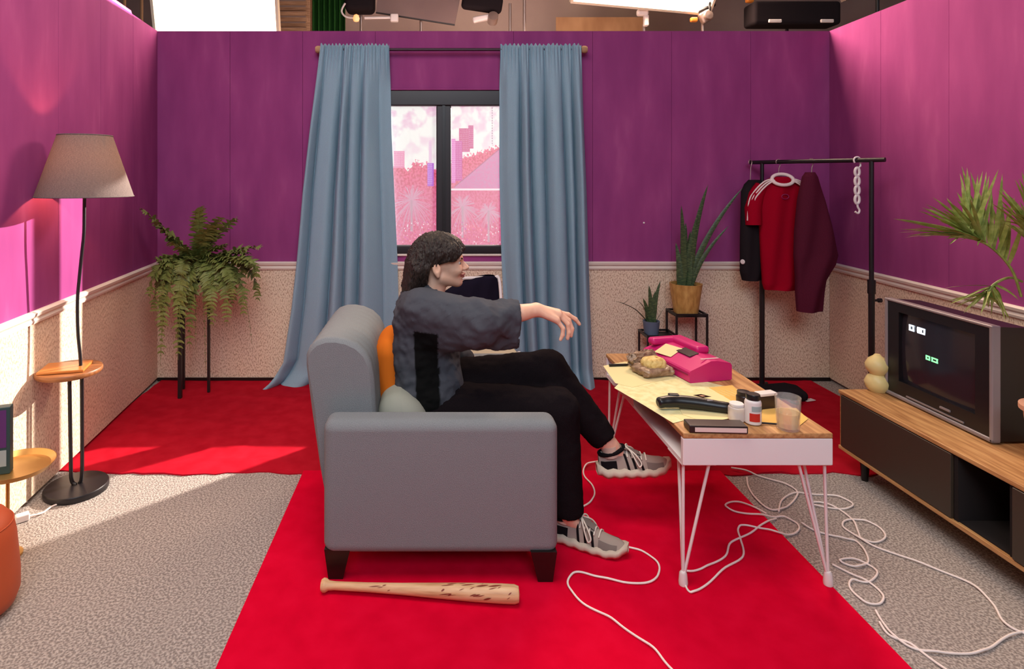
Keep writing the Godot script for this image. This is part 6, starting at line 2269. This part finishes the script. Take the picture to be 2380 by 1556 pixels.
func build_studio() -> void:
	var b: MB
	# shelf of wooden slats
	var sh := thing("slat_rack", "rack of stacked pale wooden slats beyond the wall beside the softbox", "rack", Vector3(-1.42, 0, -6.0))
	for s in [-1.0, 1.0]:
		b = MB.new()
		b.box(Vector3(s * 0.19, 1.75, 0), Vector3(0.04, 3.5, 0.3))
		part("upright", b, mats.slats_wood, sh)
	for k in 14:
		b = MB.new()
		b.box(Vector3(0, 2.66 + k * 0.052, 0.16 + 0.02 * sin(k * 2.1)), Vector3(0.37, 0.034, 0.02))
		part("slat", b, mats.slats_wood, sh)
	b = MB.new()
	b.sheet(40, 4, func(u: float, v: float) -> Vector3: return Vector3(lerpf(-0.17, 0.16, u), lerpf(0.02, 3.5, v), 0.03 * sin(u * 40.0)))
	solo("studio_drape", b, mats.green_cloth, "dark green drape hanging beyond the wall right of the slats", "drape", Vector3(-1.03, 0, -5.9))
	# black flag on a stand
	var fl := light_stand("steel stand holding the black flag left of centre", Vector3(-0.12, 0, -5.4), 2.98, mats.steel)
	var fg := thing("black_flag", "slanted black fabric flag above the wall left of centre", "flag", Vector3(-0.02, 2.93, -5.37))
	b = MB.new()
	b.prism(PackedVector2Array([Vector2(-0.5, -0.02), Vector2(0.2, -0.13), Vector2(0.3, 0.35), Vector2(-0.45, 0.42)]), 0.03)
	part("cloth", b, mats.studio_wall, fg)
	b = MB.new()
	b.tube([Vector3(-0.5, -0.02, 0.015), Vector3(0.2, -0.13, 0.015)], 0.012, 8)
	part("edge_bar", b, mats.black_metal, fg)
	var dk := thing("black_lamp_head", "black lamp head hanging left of the flag above the wall", "studio light", Vector3(-0.66, 2.86, -5.35))
	b = MB.new()
	b.rbox(Vector3(0, 0.17, 0), Vector3(0.26, 0.26, 0.2), 0.05, 3)
	part("housing", b, mats.black_cloth, dk)
	b = MB.new()
	b.tube(smooth([Vector3(-0.12, 0.1, 0.1), Vector3(-0.15, 0.03, 0.1), Vector3(-0.11, -0.02, 0.1), Vector3(-0.03, -0.03, 0.1)], 5), 0.009, 6)
	part("bracket", b, mats.white_metal, dk)
	b = MB.new()
	b.lathe([Vector2(0, -0.035), Vector2(0.022, -0.028), Vector2(0.03, -0.005), Vector2(0.02, 0.025), Vector2(0, 0.035)], 14, Transform3D(Basis(), Vector3(-0.02, -0.035, 0.12)))
	part("small_lamp", b, mats.small_lamp_glow, dk)
	light_stand("thin steel stand under the black lamp head", Vector3(-0.66, 0, -5.42), 2.95, mats.steel)
	b = MB.new()
	b.tube([Vector3(-0.12, 0, 0), Vector3(0.12, 0.005, 0)], 0.012, 8)
	b.rbox(Vector3(0.14, 0.0, 0), Vector3(0.07, 0.07, 0.05), 0.012, 2)
	solo("pale_clamp", b, mats.white_metal, "pale metal grip arm beside the small amber lamp", "clamp", Vector3(-0.49, 2.83, -5.25))
	light_stand("steel stand standing right of the flag, topped by a grip", Vector3(0.79, 0, -5.3), 3.2, mats.steel)
	light_stand("steel stand just behind the curtain rod's middle", Vector3(0.72, 0, -5.75), 3.1, mats.steel)
	var gp := thing("studio_clamp", "pale metal grip head with knobs above the wall's middle", "clamp", Vector3(0.42, 2.84, -5.3))
	b = MB.new()
	b.rbox(Vector3(0, 0, 0), Vector3(0.17, 0.05, 0.06), 0.015, 2, Basis(Vector3.BACK, 0.2))
	part("arm", b, mats.white_metal, gp)
	b = MB.new()
	b.lathe([Vector2(0, -0.05), Vector2(0.045, -0.045), Vector2(0.045, 0.045), Vector2(0, 0.05)], 14, Transform3D(Basis(Vector3.RIGHT, 1.2), Vector3(0.09, -0.01, 0.03)))
	part("knob", b, mats.steel, gp)
	b = MB.new()
	b.rbox(Vector3(0.0, 0.14, -0.02), Vector3(0.36, 0.15, 0.1), 0.04, 3, Basis(Vector3.BACK, -0.15))
	part("lamp_body", b, mats.black_cloth, gp)
	# plywood sheet
	b = MB.new()
	b.box(Vector3(0, 1.55, 0), Vector3(0.92, 3.1, 0.018))
	solo("plywood_sheet", b, mats.pale_board, "tan plywood sheet leaning beyond the wall under the right softbox", "board", Vector3(1.72, 0.0, -6.25))
	# clamps below the right softbox
	var cl := thing("clamp_cluster", "silver clamp with an orange grip under the right softbox", "clamp", Vector3(2.36, 2.82, -5.25))
	b = MB.new()
	b.rbox(Vector3(0, 0.02, 0), Vector3(0.1, 0.1, 0.07), 0.02, 2, Basis(Vector3.BACK, 0.5))
	b.lathe([Vector2(0, -0.05), Vector2(0.035, -0.045), Vector2(0.035, 0.045), Vector2(0, 0.05)], 14, Transform3D(Basis(Vector3.RIGHT, 1.57), Vector3(0.0, 0.02, 0.03)))
	part("body", b, mats.steel, cl)
	b = MB.new()
	b.rbox(Vector3(-0.1, -0.005, 0), Vector3(0.06, 0.04, 0.04), 0.012, 2)
	part("grip", b, mats.clamp_orange, cl)
	b = MB.new()
	b.tube([Vector3(-0.06, 0.06, 0), Vector3(0.08, 0.13, 0)], 0.018, 8)
	b.tube([Vector3(0.03, 0.05, 0.02), Vector3(0.03, 0.25, 0.02)], 0.01, 8)
	part("rod", b, mats.black_metal, cl)
	b = MB.new()
	b.rbox(Vector3(0, 0.05, 0), Vector3(0.1, 0.06, 0.06), 0.02, 2)
	b.rbox(Vector3(0.03, -0.02, 0), Vector3(0.04, 0.1, 0.05), 0.012, 2)
	solo("softbox_mount", b, mats.white_metal, "white mount under the middle of the right softbox", "clamp", Vector3(1.83, 2.84, -5.3))
	light_stand("steel stand carrying the clamp with the orange grip", Vector3(2.36, 0, -5.3), 2.80, mats.steel)
	light_stand("steel stand carrying the right softbox", Vector3(1.86, 0, -5.35), 2.80, mats.steel)
	# long black lamp housing and pale perforated truss at the right
	var bl := thing("long_lamp_housing", "long black lamp housing above the right end of the back wall", "studio light", Vector3(3.08, 2.84, -5.2))
	b = MB.new()
	b.rbox(Vector3(0, 0, 0), Vector3(0.74, 0.2, 0.2), 0.03, 3)
	part("housing", b, mats.black_cloth, bl)
	for x in [-0.2, 0.24]:
		b = MB.new()
		b.rbox(Vector3(x, -0.075, 0.105), Vector3(0.11, 0.03, 0.02), 0.008, 2)
		part("label_plate", b, mats.white_metal, bl)
	b = MB.new()
	b.rbox(Vector3(-0.36, 0.16, 0), Vector3(0.06, 0.1, 0.05), 0.012, 2)
	part("grip", b, mats.clamp_orange, bl)
	light_stand("steel stand carrying the long black lamp housing", Vector3(3.1, 0, -5.3), 2.76, mats.black_metal)
	var ts := thing("perforated_truss", "grey perforated truss slanting up at the top right", "truss", Vector3(3.55, 2.86, -5.05))
	var tilt := Basis(Vector3.BACK, 0.30)
	b = MB.new()
	b.box(tilt * Vector3(0.3, 0.12, 0), Vector3(0.8, 0.06, 0.06), tilt)
	b.box(tilt * Vector3(0.3, 0.26, 0), Vector3(0.8, 0.06, 0.06), tilt)
	part("rail", b, mats.truss_grey, ts)
	for k in 9:
		b = MB.new()
		b.box(tilt * Vector3(-0.06 + k * 0.09, 0.19, 0), Vector3(0.035, 0.09, 0.05), tilt)
		part("web", b, mats.truss_grey, ts)
	light_stand("black stand carrying the perforated truss", Vector3(3.75, 0, -5.1), 3.05, mats.black_metal)
	# poles behind the left wall
	for k in 3:
		light_stand(["tan pole nearest the left softbox beyond the left wall", "tan pole between its two neighbours beyond the left wall", "leftmost tan pole beyond the left wall"][k], Vector3(-2.52 - k * 0.13, 0, -5.5 + k * 0.05), 3.4, mats.pale_board)
